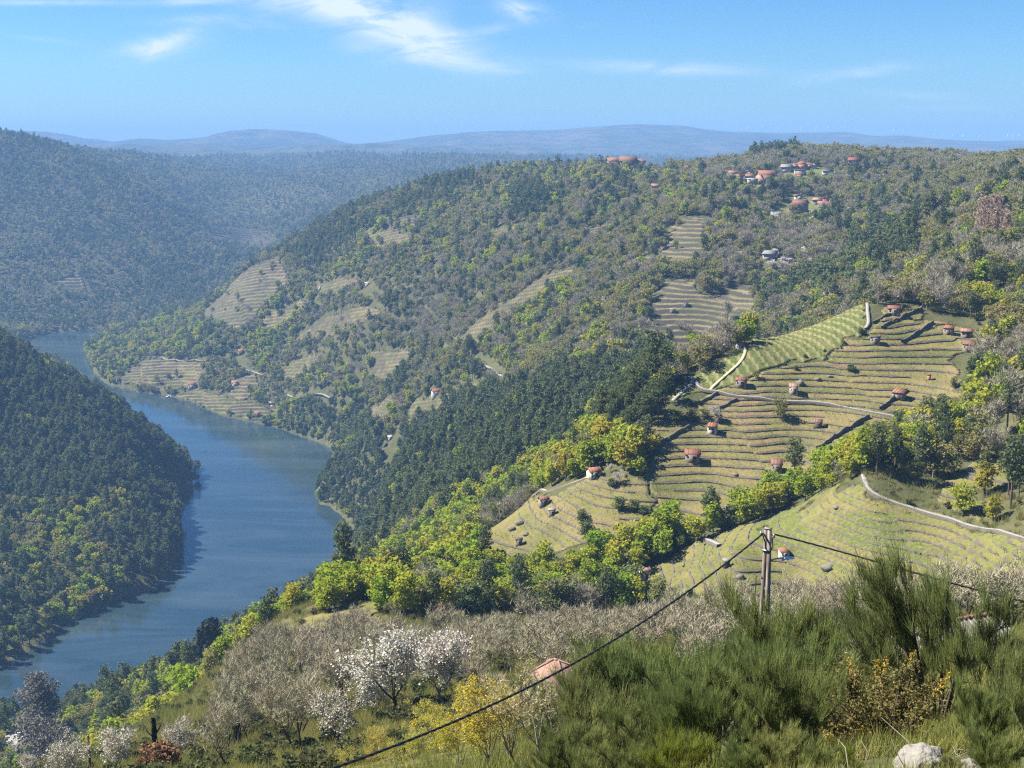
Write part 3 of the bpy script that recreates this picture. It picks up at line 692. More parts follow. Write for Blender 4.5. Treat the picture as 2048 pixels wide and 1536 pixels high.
# woods: (outline or None, nearest, farthest, {kind: share}, how densely planted); the first that fits a spot counts
PI_, OA, LE, BA, BL, SH, EV = 'pine_tree', 'oak_tree', 'leafy_tree', 'bare_tree', 'blossom_tree', 'shrub', 'evergreen_tree'
WOODS = [
 ('near_left', [(-400,980),(95,1015),(250,1000),(290,1055),(170,1085),(262,1130),(235,1215),(-400,1500)], 600, 1300, {LE: .24, OA: .36, PI_: .3, EV: .1}, 1.0),
 ('left_spur', [(-400,560),(480,560),(480,1500),(-400,1500)], 600, 1320, {PI_: .95, OA: .02, LE: .02, EV: .01}, 1.15),
 ('belt_gully', [(640,1225),(700,1130),(800,1075),(870,1030),(960,985),(1060,932),(1190,872),(1312,900),(1285,950),(1180,950),(1100,985),(1000,1012),(945,1090),(960,1118),(1050,1142),(1150,1140),(1212,1128),(1262,1100),(1330,1068),(1425,1054),(1545,995),(1645,955),(1725,922),(1785,880),(1850,862),(1860,905),(1780,935),(1735,955),(1600,1008),(1500,1050),(1410,1075),(1296,1145),(1280,1185),(1330,1215),(1100,1235),(800,1245),(640,1240)], 235, 640, {LE: .74, OA: .10, PI_: .07, BA: .05, EV: .04}, 1.25),
 ('edge_scrub', [(1335,725),(1480,650),(1700,560),(1732,588),(1612,638),(1480,693),(1420,733),(1363,763),(1340,778)], 365, 640, {BA: .36, LE: .22, SH: .2, OA: .22}, .9),
 ('pine_slope', [(1335,735),(1345,802),(1300,870),(1312,902),(1180,885),(1060,942),(960,995),(880,1045),(800,1085),(715,1130),(680,1050),(630,1010),(630,965),(690,925),(760,890),(830,850),(920,805),(1040,795),(1100,772),(1200,748)], 355, 1150, {PI_: .95, LE: .05}, 1.35),
 ('right_wood', [(1780,860),(1940,780),(2300,700),(2300,1080),(2040,1060),(1900,1030),(1740,990),(1735,955)], 230, 420, {PI_: .22, OA: .24, LE: .26, BA: .22, EV: .06}, .62),
 ('right_upper', [(1840,610),(1900,560),(2300,480),(2300,720),(1960,780),(1940,700),(1960,660)], 330, 620, {BA: .42, OA: .38, SH: .08, LE: .07, PI_: .05}, .9),
 ('near_slope', [(-200,1600),(-200,1380),(400,1270),(560,1180),(720,1100),(800,1200),(640,1290),(500,1400),(300,1480),(200,1600)], 285, 700, {LE: .34, PI_: .2, SH: .2, OA: .16, EV: .10}, .75),
 ('hill_pines', [(400,300),(330,330),(260,345),(180,420),(420,600),(380,700),(150,560),(60,420),(-200,300),(-200,200),(60,260)], 1950, 3400, {PI_: .55, BA: .25, OA: .14, EV: .06}, 1.0),
 ('red_poplars', [(1940,455),(1975,448),(2010,460),(2010,490),(1960,492)], 400, 900, {'poplar_tree': 1.0}, 1.3),
 ('dark_grove', [(1690,470),(1790,455),(1850,500),(1800,560),(1700,530)], 500, 900, {PI_: .55, EV: .25, OA: .2}, 1.1),
 ('young_plantation', [(1570,560),(1640,535),(1720,530),(1715,580),(1620,605)], 600, 900, {EV: .8, OA: .2}, 1.2),
 ('blossom_wood', [(1470,470),(1640,470),(1690,520),(1600,570),(1510,560),(1430,520)], 640, 1000, {BA: .62, OA: .2, BL: .14, EV: .04}, 1.1),
 ('top_pines', [(1490,306),(1540,296),(1610,290),(1610,305),(1500,325)], 900, 1800, {PI_: .9, OA: .1}, 1.4),
 ('plateau_wood', [(1150,350),(1400,322),(1700,300),(2400,280),(2400,430),(2048,372),(1750,345),(1400,352)], 620, 2050, {OA: .62, BA: .34, EV: .04}, 1.15),
 ('grove_centre', [(1015,390),(1060,375),(1100,390),(1085,435),(1030,440)], 1000, 1700, {EV: .5, PI_: .5}, 1.3),
 ('ridge_pines', [(560,500),(640,450),(740,395),(850,368),(930,345),(950,370),(860,420),(760,450),(690,500),(620,560)], 1500, 1950, {PI_: .48, EV: .14, OA: .26, BA: .12}, 1.2),
 ('bank_evergreens', [(545,850),(600,800),(700,790),(760,830),(760,890),(690,930),(640,890)], 1000, 1400, {EV: .6, LE: .12, PI_: .2, OA: .08}, 1.2),
 ('bright_slope', [(490,690),(540,610),(600,580),(640,600),(560,700),(520,740)], 1250, 1700, {LE: .5, OA: .25, EV: .25}, 1.1),
 ('headland_wood', [(165,690),(250,640),(330,600),(400,650),(470,690),(470,730),(410,725),(290,712),(225,765),(180,740)], 1480, 2050, {EV: .34, OA: .3, LE: .26, PI_: .1}, 1.0),
 ('grey_slope', [(750,580),(880,560),(1010,560),(1020,600),(900,690),(760,680)], 900, 1500, {BA: .5, OA: .25, EV: .15, PI_: .1}, 1.1),
 ('lower_mid', [(540,700),(760,680),(900,700),(1060,640),(1330,640),(1330,735),(1100,770),(1000,800),(760,890),(560,850)], 560, 1500, {PI_: .14, EV: .16, OA: .36, BA: .20, LE: .14}, 1.1),
 ('mid_any', None, 430, 1250, {OA: .45, BA: .30, PI_: .085, EV: .07, LE: .085, BL: .008}, 1.05),
 ('spur_any', None, 1250, 2050, {OA: .42, BA: .22, PI_: .12, EV: .12, LE: .12}, 1.1),
 ('far_any', None, 2050, 7400, {OA: .36, BA: .26, PI_: .22, EV: .16}, 1.1),
]
ROADS = [  # (photo path, nearest, farthest metres, width, look)
 ([(1727,952),(1733,985),(1755,995),(1830,1020),(1900,1040),(1960,1058),(2060,1085),(2140,1106)], 230, 340, 1.25, 'lane'),
 ([(1345,802),(1380,775),(1392,765),(1382,757),(1368,755)], 360, 480, 1.25, 'lane'),
 ([(1392,765),(1398,785),(1425,785),(1460,795),(1530,803),(1620,806),(1680,815),(1740,828),(1830,840)], 330, 450, 1.3, 'lane'),
 ([(1420,783),(1450,755),(1480,730),(1493,705),(1487,692)], 365, 450, 1.0, 'track'),
 ([(1733,590),(1735,625),(1738,655),(1730,660)], 390, 460, 1.1, 'lane'),
 ([(944,718),(985,740),(1005,755),(1025,772)], 800, 1100, 3.0, 'lane'),
 ([(490,740),(528,752),(540,768),(530,775),(545,815)], 1250, 1600, 3.4, 'lane'),
 ([(285,714),(340,722),(420,722),(470,715)], 1450, 1750, 2.6, 'lane'),
 ([(575,790),(610,797),(660,800)], 1100, 1500, 3.0, 'lane'),
 ([(1040,1010),(1100,985),(1140,970),(1180,958)], 325, 440, 1.3, 'track'),
 ([(1400,1075),(1412,1082),(1440,1095)], 270, 340, 1.6, 'lane'),
]
YARDS = []
def region_of(px, py, D):
    r = np.full(px.shape, -1)
    for i, (nm, poly, d0, d1, mixd, dens) in enumerate(WOODS):
        m = (r < 0) & (D >= d0) & (D < d1)
        if poly is not None: m &= in_poly(px, py, poly)
        r[m] = i
    return r
_ring = {k: None for k in FIELDS}
def wobble(px, py, x, y, D):
    a = 9000.0 / np.maximum(D, 300)
    return px + a * (vnoise(x / 9, y / 9, 41) - .5) + a * .8 * (vnoise(x / 3.5, y / 3.5, 43) - .5), py + a * .7 * (vnoise(x / 9, y / 9, 42) - .5) + a * .5 * (vnoise(x / 3.5, y / 3.5, 44) - .5)
def open_ground(x, y, z, margin=0.0):
    """true where a field, lane or yard keeps the ground free of trees"""
    px, py = project(np.stack([x, y, z], -1)); D = y; px, py = wobble(px, py, x, y, D)
    o = np.zeros(x.shape, bool)
    for k, (poly, d0, d1, st, lk) in FIELDS.items():
        m = (D > d0 - 5) & (D < d1 + 5)
        o[m] |= in_poly(px[m], py[m], poly)
    for xy, w in ROAD_XY:
        o |= seg_dist(x, y, xy) < w * .5 + 1.5
    if YARDS:
        for (yx, yy, yr) in YARDS:
            m = (np.abs(y - yy) < yr) & (np.abs(x - yx) < yr); o[m] |= (x[m] - yx) ** 2 + (y[m] - yy) ** 2 < yr * yr
    return o
ROAD_XY = []
ROAD_P = []
for pts, d0, d1, w, lk in ROADS:
    P = np.array([hit(a, b, d0, d1) for a, b in pts]); ROAD_P.append(P); ROAD_XY.append((P[:, :2].tolist(), w))
# ------------------------------------------------------------------ terraced fields, lanes, dry stone walls, vines
def _rowdir(a, b, d0, d1):
    p, q = hit(*a, d0, d1), hit(*b, d0, d1); v = (q - p)[:2]; v /= np.linalg.norm(v); return np.array([-v[1], v[0]])
GREEN_N = _rowdir((1545, 684), (1588, 738), 395, 460)
def field_surface(name, x, y):
    """(height, riser 0..1, tone 0..1, level) of a terraced field at x, y"""
    st = FIELDS[name][3]; z = gz(x, y); far = FIELDS[name][1] > 480
    sd = sum(map(ord, name))
    if name == 'green_rows':
        t = (x * GREEN_N[0] + y * GREEN_N[1] + 1.0 * (vnoise(x / 22, y / 22, 5) - .5)) / 3.3
        fr = t - np.floor(t); line = np.clip((.15 - np.abs(fr - .5)) / .05, 0, 1)
        return z + .35 + .2 * line, line, .5 * vnoise(np.floor(t) * 3.1, x * 0 + 2.2, 3) + .3 * vnoise(x / 30, y / 30, 8), t
    if st <= 0:
        return z + .3 + .15 * vnoise(x / 3, y / 3, sd), np.zeros(x.shape), vnoise(x / 20, y / 20, sd), z * 0
    big = {'big_vineyard': 48, 'near_vineyard': 60, 'spur_vineyard': 40}.get(name, 70)
    plot = np.floor((x + .35 * y + 6 * (vnoise(x / 40, y / 40, sd + 2) - .5)) / big)
    off = ((plot * 0.37 + .13) % 1.0) * .7
    zt = z + (.24 * y if far and name not in ('middle_terraces', 'village_terraces', 'side_terraces') else 0)
    t = (zt + 2.0 * (vnoise(x / 30, y / 30, sd) - .5) * min(st / 2, 1.2) + .55 * (vnoise(x / 8, y / 8, sd + 1) - .5)) / st + off
    n = np.floor(t); fr = t - n
    k = .12 if not far else (.5 if FIELDS[name][4] == 'grey' else .4)
    hi = .88 if far else .46
    f = np.where(fr < k, fr / k * hi, hi + (fr - k) / (1 - k) * (1 - hi))
    zz = (n + f - off) * st - (t - off) * st + z            # climbs at the wall, nearly level on the tread, never under the slope
    # dry walls wear away: here and there the step is only a grassy bank
    worn = np.clip(vnoise(x / 14 + n * 7.7, y / 50 + n * 3.1, sd + 4) * 2.6 - .35, 0, 1)
    worn = np.clip(worn + .75, 0, 1) if far else np.clip(worn + .3, 0, 1)
    zz = z + (zz - z) * (.45 + .55 * worn)
    tone = .55 * vnoise(n * 5.3 + plot * 2.7, x * 0 + plot * 1.9, sd + 6) + .45 * vnoise(x / 18, y / 18, sd + 7)
    return zz + .12 + .10 * vnoise(x / 1.7, y / 1.7, 9), np.where(fr < k, 1.0, 0.0) * worn, tone, t
def field_of(x, y, z=None):
    if z is None: z = gz(x, y)
    px, py = project(np.stack([x, y, z], -1)); px, py = wobble(px, py, x, y, y); r = np.full(np.shape(x), -1)
    for i, (k, (poly, d0, d1, st, lk)) in enumerate(FIELDS.items()):
        m = (r < 0) & (y > d0) & (y < d1)
        if m.any():
            mm = m & in_poly(px, py, poly); r[mm] = i
    return r
FKEYS = list(FIELDS)
def surf(x, y):
    x = np.atleast_1d(np.asarray(x, float)); y = np.atleast_1d(np.asarray(y, float))
    z = gz(x, y); f = field_of(x, y, z); out = z.copy()
    for i in np.unique(f[f >= 0]):
        m = f == i; out[m] = field_surface(FKEYS[i], x[m], y[m])[0]
    return out
def b_field(pal, stone=(.19, .165, .135), SCR=.35):
    def f(nt, out):
        b = NB(nt); p = b.pos(); a = b.attr('tone').outputs['Fac']; r = b.attr('riser').outputs['Fac']
        n1 = b.noise(p, .22, 5, .6); n2 = b.noise(p, 1.4, 4, .65); n3 = b.noise(p, 4.0, 3, .6)
        fac = b.math('ADD', b.math('MULTIPLY', a, .95), b.math('SUBTRACT', b.math('MULTIPLY', n1, .4), .14))
        c = b.ramp(fac, pal)
        c = b.mix(b.ramp(n2, [(.46, (0, 0, 0)), (.62, (.8, .8, .8))]), c, (.20, .165, .10))
        c = b.mix(b.ramp(n3, [(.52, (0, 0, 0)), (.66, (.55, .55, .55))]), c, (.05, .055, .022))
        s = b.mix(n2, tuple(v * .3 for v in stone), tuple(v * .9 for v in stone))
        n4 = b.noise(p, .06, 4, .7)
        c = b.mix(b.ramp(n4, [(.48, (0, 0, 0)), (.6, (SCR, SCR, SCR))]), c, (.055, .065, .028))
        c = b.mix(r, c, s)
        b.diffuse(c, out, b.bump(n2, .7, .5))
    return f
PALS = {
 'green': [(.25, (.10, .14, .03)), (.45, (.16, .175, .05)), (.6, (.205, .18, .07)), (.78, (.12, .15, .035))],
 'brown': [(.25, (.12, .14, .04)), (.38, (.18, .165, .06)), (.50, (.24, .19, .095)), (.60, (.155, .165, .055)), (.72, (.25, .195, .11)), (.88, (.20, .135, .10))],
 'mixed': [(.25, (.13, .145, .045)), (.5, (.20, .18, .075)), (.75, (.22, .18, .095))],
 'grey': [(.25, (.13, .14, .06)), (.5, (.19, .175, .09)), (.75, (.22, .19, .11))],
 'meadow': [(.3, (.10, .16, .035)), (.55, (.14, .19, .045)), (.8, (.19, .19, .07))],
 'yellow': [(.3, (.14, .155, .045)), (.55, (.19, .18, .058)), (.8, (.22, .18, .085))],
}
M_field = {k: mat('field_' + k, b_field([(q, (c[0] * .84, c[1] * .83, c[2] * .60)) for q, c in v], SCR=.35 if k != 'meadow' else .2)) for k, v in PALS.items()}
M_fieldfar = {k: mat('far_field_' + k, b_field([(q, (c[0] * .95, c[1] * .92, c[2] * .78)) for q, c in v], (.10, .09, .07), .6)) for k, v in PALS.items()}
def b_rows(nt, out):
    b = NB(nt); p = b.pos(); a = b.attr('tone').outputs['Fac']; r = b.attr('riser').outputs['Fac']
    n1 = b.noise(p, .2, 5, .6); n2 = b.noise(p, 1.6, 4, .6)
    c = b.ramp(b.math('ADD', b.math('MULTIPLY', a, .7), b.math('MULTIPLY', n1, .4)), [(.3, (.085, .105, .03)), (.5, (.118, .128, .04)), (.75, (.155, .14, .055))])
    c = b.mix(b.ramp(n2, [(.45, (0, 0, 0)), (.62, (.65, .65, .65))]), c, (.055, .065, .024))
    c = b.mix(b.math('MULTIPLY', r, .8), c, (.235, .22, .11)); b.diffuse(c, out, b.bump(n2, .5, .4))
M_field['rows'] = mat('field_rows', b_rows)
FIELD_WORDS = {'green_rows': 'vineyard', 'big_vineyard': 'vineyard', 'spur_vineyard': 'vineyard', 'near_vineyard': 'vineyard', 'upper_vineyard': 'vineyard'}
PATCH = {}
def build_fields():
    for name, (poly, d0, d1, st, lk) in FIELDS.items():
        pts = np.array([hit(a, b, d0, d1) for a, b in poly])
        pts = pts[(pts[:, 1] > d0 - 20) & (pts[:, 1] < d1 + 20)]
        x0, y0 = pts[:, :2].min(0) - 8; x1, y1 = pts[:, :2].max(0) + 8
        y0 = max(y0, d0); y1 = min(y1, d1)
        res = {True: .55}.get(d1 < 480, max(.9, d0 / 1000.0))
        ry = res * (.8 if d1 < 480 else 1)
        xs = np.arange(x0, x1, res * 1.5); ys = np.arange(y0, y1, ry)
        X, Y = np.meshgrid(xs, ys)
        Z0 = gz(X, Y); px, py = wobble(*project(np.stack([X, Y, Z0], -1)), X, Y, Y)
        inside = in_poly(px, py, poly) & (Z0 > -EYE_H + .3)
        Z, RI, TO, T = field_surface(name, X, Y)
        F = grid_faces(*X.shape); ok = inside.ravel()[F].all(1); F = F[ok]
        if not len(F): print('EMPTY FIELD', name); continue
        e = np.sort(np.concatenate([F[:, [0, 1]], F[:, [1, 2]], F[:, [2, 3]], F[:, [3, 0]]]), 1)
        ed = np.concatenate([F[:, [0, 1]], F[:, [1, 2]], F[:, [2, 3]], F[:, [3, 0]]])
        key = e[:, 0].astype(np.int64) * X.size + e[:, 1]
        u, inv, cnt = np.unique(key, return_inverse=True, return_counts=True)
        be = ed[cnt[inv] == 1]
        V = np.stack([X.ravel(), Y.ravel(), Z.ravel()], 1)
        bv, binv = np.unique(be, return_inverse=True); binv = binv.reshape(be.shape)
        V2 = V[bv].copy(); V2[:, 2] -= max(st, .8) * 1.2 + .6
        SF = np.stack([be[:, 1], be[:, 0], binv[:, 0] + len(V), binv[:, 1] + len(V)], 1)
        VV = np.concatenate([V, V2]); FF = np.concatenate([F, SF])
        used, finv = np.unique(FF, return_inverse=True); FF = finv.reshape(FF.shape); VV = VV[used]
        ri = np.concatenate([RI.ravel(), np.ones(len(V2)) * .6])[used]; to = np.concatenate([TO.ravel(), TO.ravel()[bv]])[used]
        me = mesh_np(FIELD_WORDS.get(name, 'field'), VV, FF, [M_field['rows'] if name == 'green_rows' else (M_field if d1 < 480 else M_fieldfar)[lk]])
        for an, ar in (('riser', ri), ('tone', to)):
            a = me.attributes.new(an, 'FLOAT', 'POINT'); a.data.foreach_set('value', ar.astype(np.float32))
        link(FIELD_WORDS.get(name, 'field'), me, kind='structure')
        PATCH[name] = (X, Y, T, inside)
build_fields()

def b_stone(c0, c1):
    def f(nt, out):
        b = NB(nt); p = b.pos(); n = b.noise(p, 2.2, 4, .7); n2 = b.noise(p, .5, 3, .6)
        c = b.mix(n, c0, c1); c = b.mix(b.math('MULTIPLY', n2, .5), c, (.07, .07, .045)); b.diffuse(c, out, b.bump(n, .8, .2))
    return f
M_wall = mat('dry_stone', b_stone((.05, .044, .036), (.21, .185, .15)))
def b_road(nt, out):
    b = NB(nt); p = b.pos(); n = b.noise(p, .5, 4, .6); n2 = b.noise(p, 3, 3, .6)
    c = b.mix(n, (.19, .182, .16), (.28, .268, .24)); c = b.mix(b.math('MULTIPLY', n2, .4), c, (.3, .28, .22)); b.diffuse(c, out)
def b_track(nt, out):
    b = NB(nt); p = b.pos(); n = b.noise(p, .6, 4, .6)
    b.diffuse(b.mix(n, (.33, .31, .17), (.42, .38, .24)), out)
M_road = mat('pale_concrete', b_road); M_track = mat('grassy_track', b_track)
def resample(P, step):
    P = np.asarray(P, float); d = np.concatenate([[0], np.cumsum(np.linalg.norm(np.diff(P[:, :2], axis=0), axis=1))])
    n = max(3, int(d[-1] / step)); s = np.linspace(0, d[-1], n)
    Q = np.stack([np.interp(s, d, P[:, i]) for i in range(P.shape[1])], 1)
    for _ in range(4): Q[1:-1] = Q[1:-1] * .5 + .25 * (Q[:-2] + Q[2:])
    return Q
def ribbon(name, xy, w, m, lift=.12, skirt=.9, step=1.5, **props):
    Q = resample(xy, step); tg = np.gradient(Q, axis=0); tg /= np.linalg.norm(tg, axis=1)[:, None] + 1e-9; nr = np.stack([-tg[:, 1], tg[:, 0]], 1)
    offs = np.linspace(-w / 2, w / 2, 5)
    S = np.stack([surf(*(Q + nr * o).T) for o in offs], 1)
    zc = S.max(1)
    for _ in range(3): zc[1:-1] = np.maximum(zc[1:-1], .5 * (zc[:-2] + zc[2:]))
    rows = []
    for o, dz in ((-w / 2 - .15, -skirt), (-w / 2, 0), (0, .05), (w / 2, 0), (w / 2 + .15, -skirt)):
        p = Q + nr * o; rows.append(np.column_stack([p, zc + lift + dz]))
    V = np.stack(rows, 1); n = len(Q)
    return link(name, mesh_np(name, V.reshape(-1, 3), grid_faces(n, 5), [m, M_wall], mi=np.tile([1, 0, 0, 1], n - 1)), **props)
for (pts, d0, d1, w, lk), P in zip(ROADS, ROAD_P):
    ribbon('road' if lk == 'lane' else 'path', P[:, :2], w, M_road if lk == 'lane' else M_track, kind='structure')

M_rock = mat('granite', b_stone((.11, .10, .085), (.29, .265, .23)))
M_palerock = mat('pale_granite', b_stone((.13, .12, .105), (.36, .33, .29)))
def wall_mesh(L, h, th, seed, nr=None):
    """L: (n,3) foot of the wall along its line; rough courses, uneven top"""
    rng = np.random.default_rng(seed); n = len(L)
    if nr is None:
        tg = np.gradient(L[:, :2], axis=0); tg /= np.linalg.norm(tg, axis=1)[:, None] + 1e-9; nr = np.stack([-tg[:, 1], tg[:, 0]], 1)
        nr *= np.where(nr[:, 1] > 0, 1, -1)[:, None]
    hh = h * rng.uniform(.75, 1.2, n)
    prof = [(0, -.5), (0.02, .12), (.05, .42), (.09, .72), (.16, 1.0), (1.0, 1.0), (1.0, .1)]
    rows = []
    for a, b in prof:
        off = a * th + rng.normal(size=n) * .05; z = L[:, 2] + b * hh * (1 + rng.normal(size=n) * .04)
        rows.append(np.column_stack([L[:, :2] + nr * off[:, None], z]))
    V = np.stack(rows, 1)
    return mesh_np('dry_stone_wall', V.reshape(-1, 3), grid_faces(n, len(prof)), [M_wall])
WALLS = []
def contours(X, Y, T, inside, lev):
    """polylines where T passes lev (marching squares)"""
    A = T - lev; a, b, c, d = A[:-1, :-1], A[:-1, 1:], A[1:, 1:], A[1:, :-1]
    mx = np.maximum(np.maximum(a, b), np.maximum(c, d)); mn = np.minimum(np.minimum(a, b), np.minimum(c, d))
    ok = (mx >= 0) & (mn < 0) & (mx - mn < 1.1) & inside[:-1, :-1] & inside[1:, 1:] & inside[:-1, 1:] & inside[1:, :-1]
    pts, adj = {}, {}
    for j, i in zip(*np.where(ok)):
        e = []
        for key, (j0, i0, j1, i1) in ((('h', j, i), (j, i, j, i + 1)), (('v', j, i + 1), (j, i + 1, j + 1, i + 1)), (('h', j + 1, i), (j + 1, i, j + 1, i + 1)), (('v', j, i), (j, i, j + 1, i))):
            u, v = A[j0, i0], A[j1, i1]
            if (u >= 0) != (v >= 0):
                t = u / (u - v); pts[key] = (X[j0, i0] + t * (X[j1, i1] - X[j0, i0]), Y[j0, i0] + t * (Y[j1, i1] - Y[j0, i0])); e.append(key)
        if len(e) == 2: adj.setdefault(e[0], []).append(e[1]); adj.setdefault(e[1], []).append(e[0])
    done = set(); out = []
    for s0 in sorted(adj, key=lambda k: len(adj[k])):
        if s0 in done: continue
        line = [s0]; done.add(s0); cur = s0
        while True:
            nx = [q for q in adj[cur] if q not in done]
            if not nx: break
            cur = nx[0]; done.add(cur); line.append(cur)
        out.append(np.array([pts[q] for q in line]))
    return out
def build_walls():
    spec = {'big_vineyard': (.48, 7), 'near_vineyard': (.5, 6), 'spur_vineyard': (.5, 6), 'upper_vineyard': (.5, 6)}
    for name, (h, minlen) in spec.items():
        X, Y, T, inside = PATCH[name]; rng = np.random.default_rng(len(name)); sd = sum(map(ord, name))
        for lev in range(int(T.min()) + 1, int(T.max()) + 1):
            for ln in contours(X, Y, T, inside, lev):
                if len(ln) < 8: continue
                A = resample(ln, 1.0)
                if A[0, 0] > A[-1, 0]: A = A[::-1]
                w = np.clip(vnoise(A[:, 0] / 14 + lev * 7.7, A[:, 1] / 50 + lev * 3.1, sd + 4) * 2.6 - .35, 0, 1)
                i0 = 0; lim = rng.uniform(18, 60)
                for i in range(len(A) + 1):
                    end = i == len(A) or w[i] < .12 or i - i0 > lim
                    if end:
                        if i - i0 > minlen:
                            S = A[i0:i]; g = np.gradient(S, axis=0); nr = np.stack([-g[:, 1], g[:, 0]], 1); nr /= np.linalg.norm(nr, axis=1)[:, None] + 1e-9
                            e = .5; up = gz(*(S + nr * e).T) - gz(*(S - nr * e).T); nr *= np.where(up.mean() > 0, 1, -1)
                            S = S - nr * .22; zz = surf(*(S - nr * .25).T)
                            WALLS.append((name, lev, np.column_stack([S, zz]), nr))
                        i0 = i; lim = rng.uniform(18, 60)
    WALLS.sort(key=lambda w: -len(w[2]) / w[2][:, 1].mean())
    return spec
WALL_SPEC = build_walls()
print('WALLS', len(WALLS))

# bare pruned vines on their stakes
def b_vine(nt, out):
    b = NB(nt); oi = b.n('ShaderNodeObjectInfo'); b.diffuse(b.ramp(oi.outputs['Random'], [(0, (.07, .055, .035)), (.6, (.12, .10, .06)), (1, (.15, .17, .05))]), out)
M_vine = mat('vine_wood', b_vine)
def build_vines():
    rng = np.random.default_rng(3); meshes = []
    for v in range(3):
        mb = MB(); mb.tube([(0, 0, -.1), (.03, 0, .6), (rng.normal() * .1, 0, 1.0)], [.05, .04, .02], 3)
        for k in range(4):
            a = rng.uniform(0, 6.28); mb.tube([(0, 0, .55), (math.cos(a) * .3, math.sin(a) * .3, .85), (math.cos(a) * .5, math.sin(a) * .5, .7 + rng.uniform(-.2, .4))], [.035, .03, .015], 3, cap=False)
        meshes.append(mb.mesh('vine', M_vine))
    P = []
    for name in ('big_vineyard', 'near_vineyard', 'spur_vineyard', 'upper_vineyard', 'green_rows'):
        X, Y, T, inside = PATCH[name]
        st = 2 if name != 'near_vineyard' else 2
        x = X[::st, ::2].ravel(); y = Y[::st, ::2].ravel(); t = T[::st, ::2].ravel(); i = inside[::st, ::2].ravel()
        fr = t - np.floor(t)
        if name == 'green_rows': m = i & (np.abs(fr - .5) > .25) & (np.abs(fr - .5) < .42)
        else: m = i & ((np.abs(fr - .42) < .07) | (np.abs(fr - .78) < .07))
        m &= (rng.random(len(x)) < .75) & (vnoise(x / 25, y / 25, 12) > .28)
        x, y = x[m] + rng.normal(size=m.sum()) * .15, y[m] + rng.normal(size=m.sum()) * .1
        P.append(np.column_stack([x, y, field_surface(name, x, y)[0]]))
    P = np.concatenate(P); n = len(P); print('VINES', n)
    scatter('vines', P, rng.uniform(0, 6.28, n), rng.uniform(.6, 1.1, n), rng.integers(0, 3, n), meshes, label='rows of bare pruned vines on the terraces')
build_vines()
# ------------------------------------------------------------------ buildings
def b_plain(col, var=.25, rough=None):
    def f(nt, out):
        b = NB(nt); n = b.noise(b.obj(), 1.6, 4, .65)
        b.diffuse(b.mix(n, tuple(c * (1 - var) for c in col), tuple(min(c * (1 + var), .9) for c in col)), out)
    return f
def b_tiles(col):
    def f(nt, out):
        b = NB(nt); n = b.noise(b.obj(), 2.0, 4, .7); n2 = b.noise(b.obj(), .6, 2, .5)
        c = b.mix(n, tuple(x * .62 for x in col), tuple(min(x * 1.3, .8) for x in col)); c = b.mix(b.math('MULTIPLY', n2, .35), c, (.16, .13, .10)); b.diffuse(c, out)
    return f
ROOFC = {'orange': (.25, .115, .07), 'red': (.21, .085, .065), 'pink': (.32, .19, .145), 'brown': (.20, .105, .075), 'dark': (.075, .065, .06), 'grey': (.24, .235, .22), 'salmon': (.28, .155, .11), 'white': (.62, .62, .60), 'maroon': (.22, .075, .06)}
WALLC = {'white': (.42, .395, .35), 'stone': (.21, .185, .155), 'grey': (.30, .28, .25), 'brick': (.34, .20, .14), 'salmon': (.44, .21, .13), 'cream': (.52, .45, .34), 'dark': (.10, .09, .08)}
M_roof = {k: mat('roof_' + k, b_tiles(v)) for k, v in ROOFC.items()}
M_wallp = {k: mat('masonry_' + k, b_plain(v)) for k, v in WALLC.items()}
M_door = mat('door_wood', b_plain((.09, .055, .035)))
M_pane = mat('window_glass', lambda nt, out: NB(nt).princ((.03, .04, .05), out, .15))
M_frame = mat('window_frame', b_plain((.5, .48, .44)))
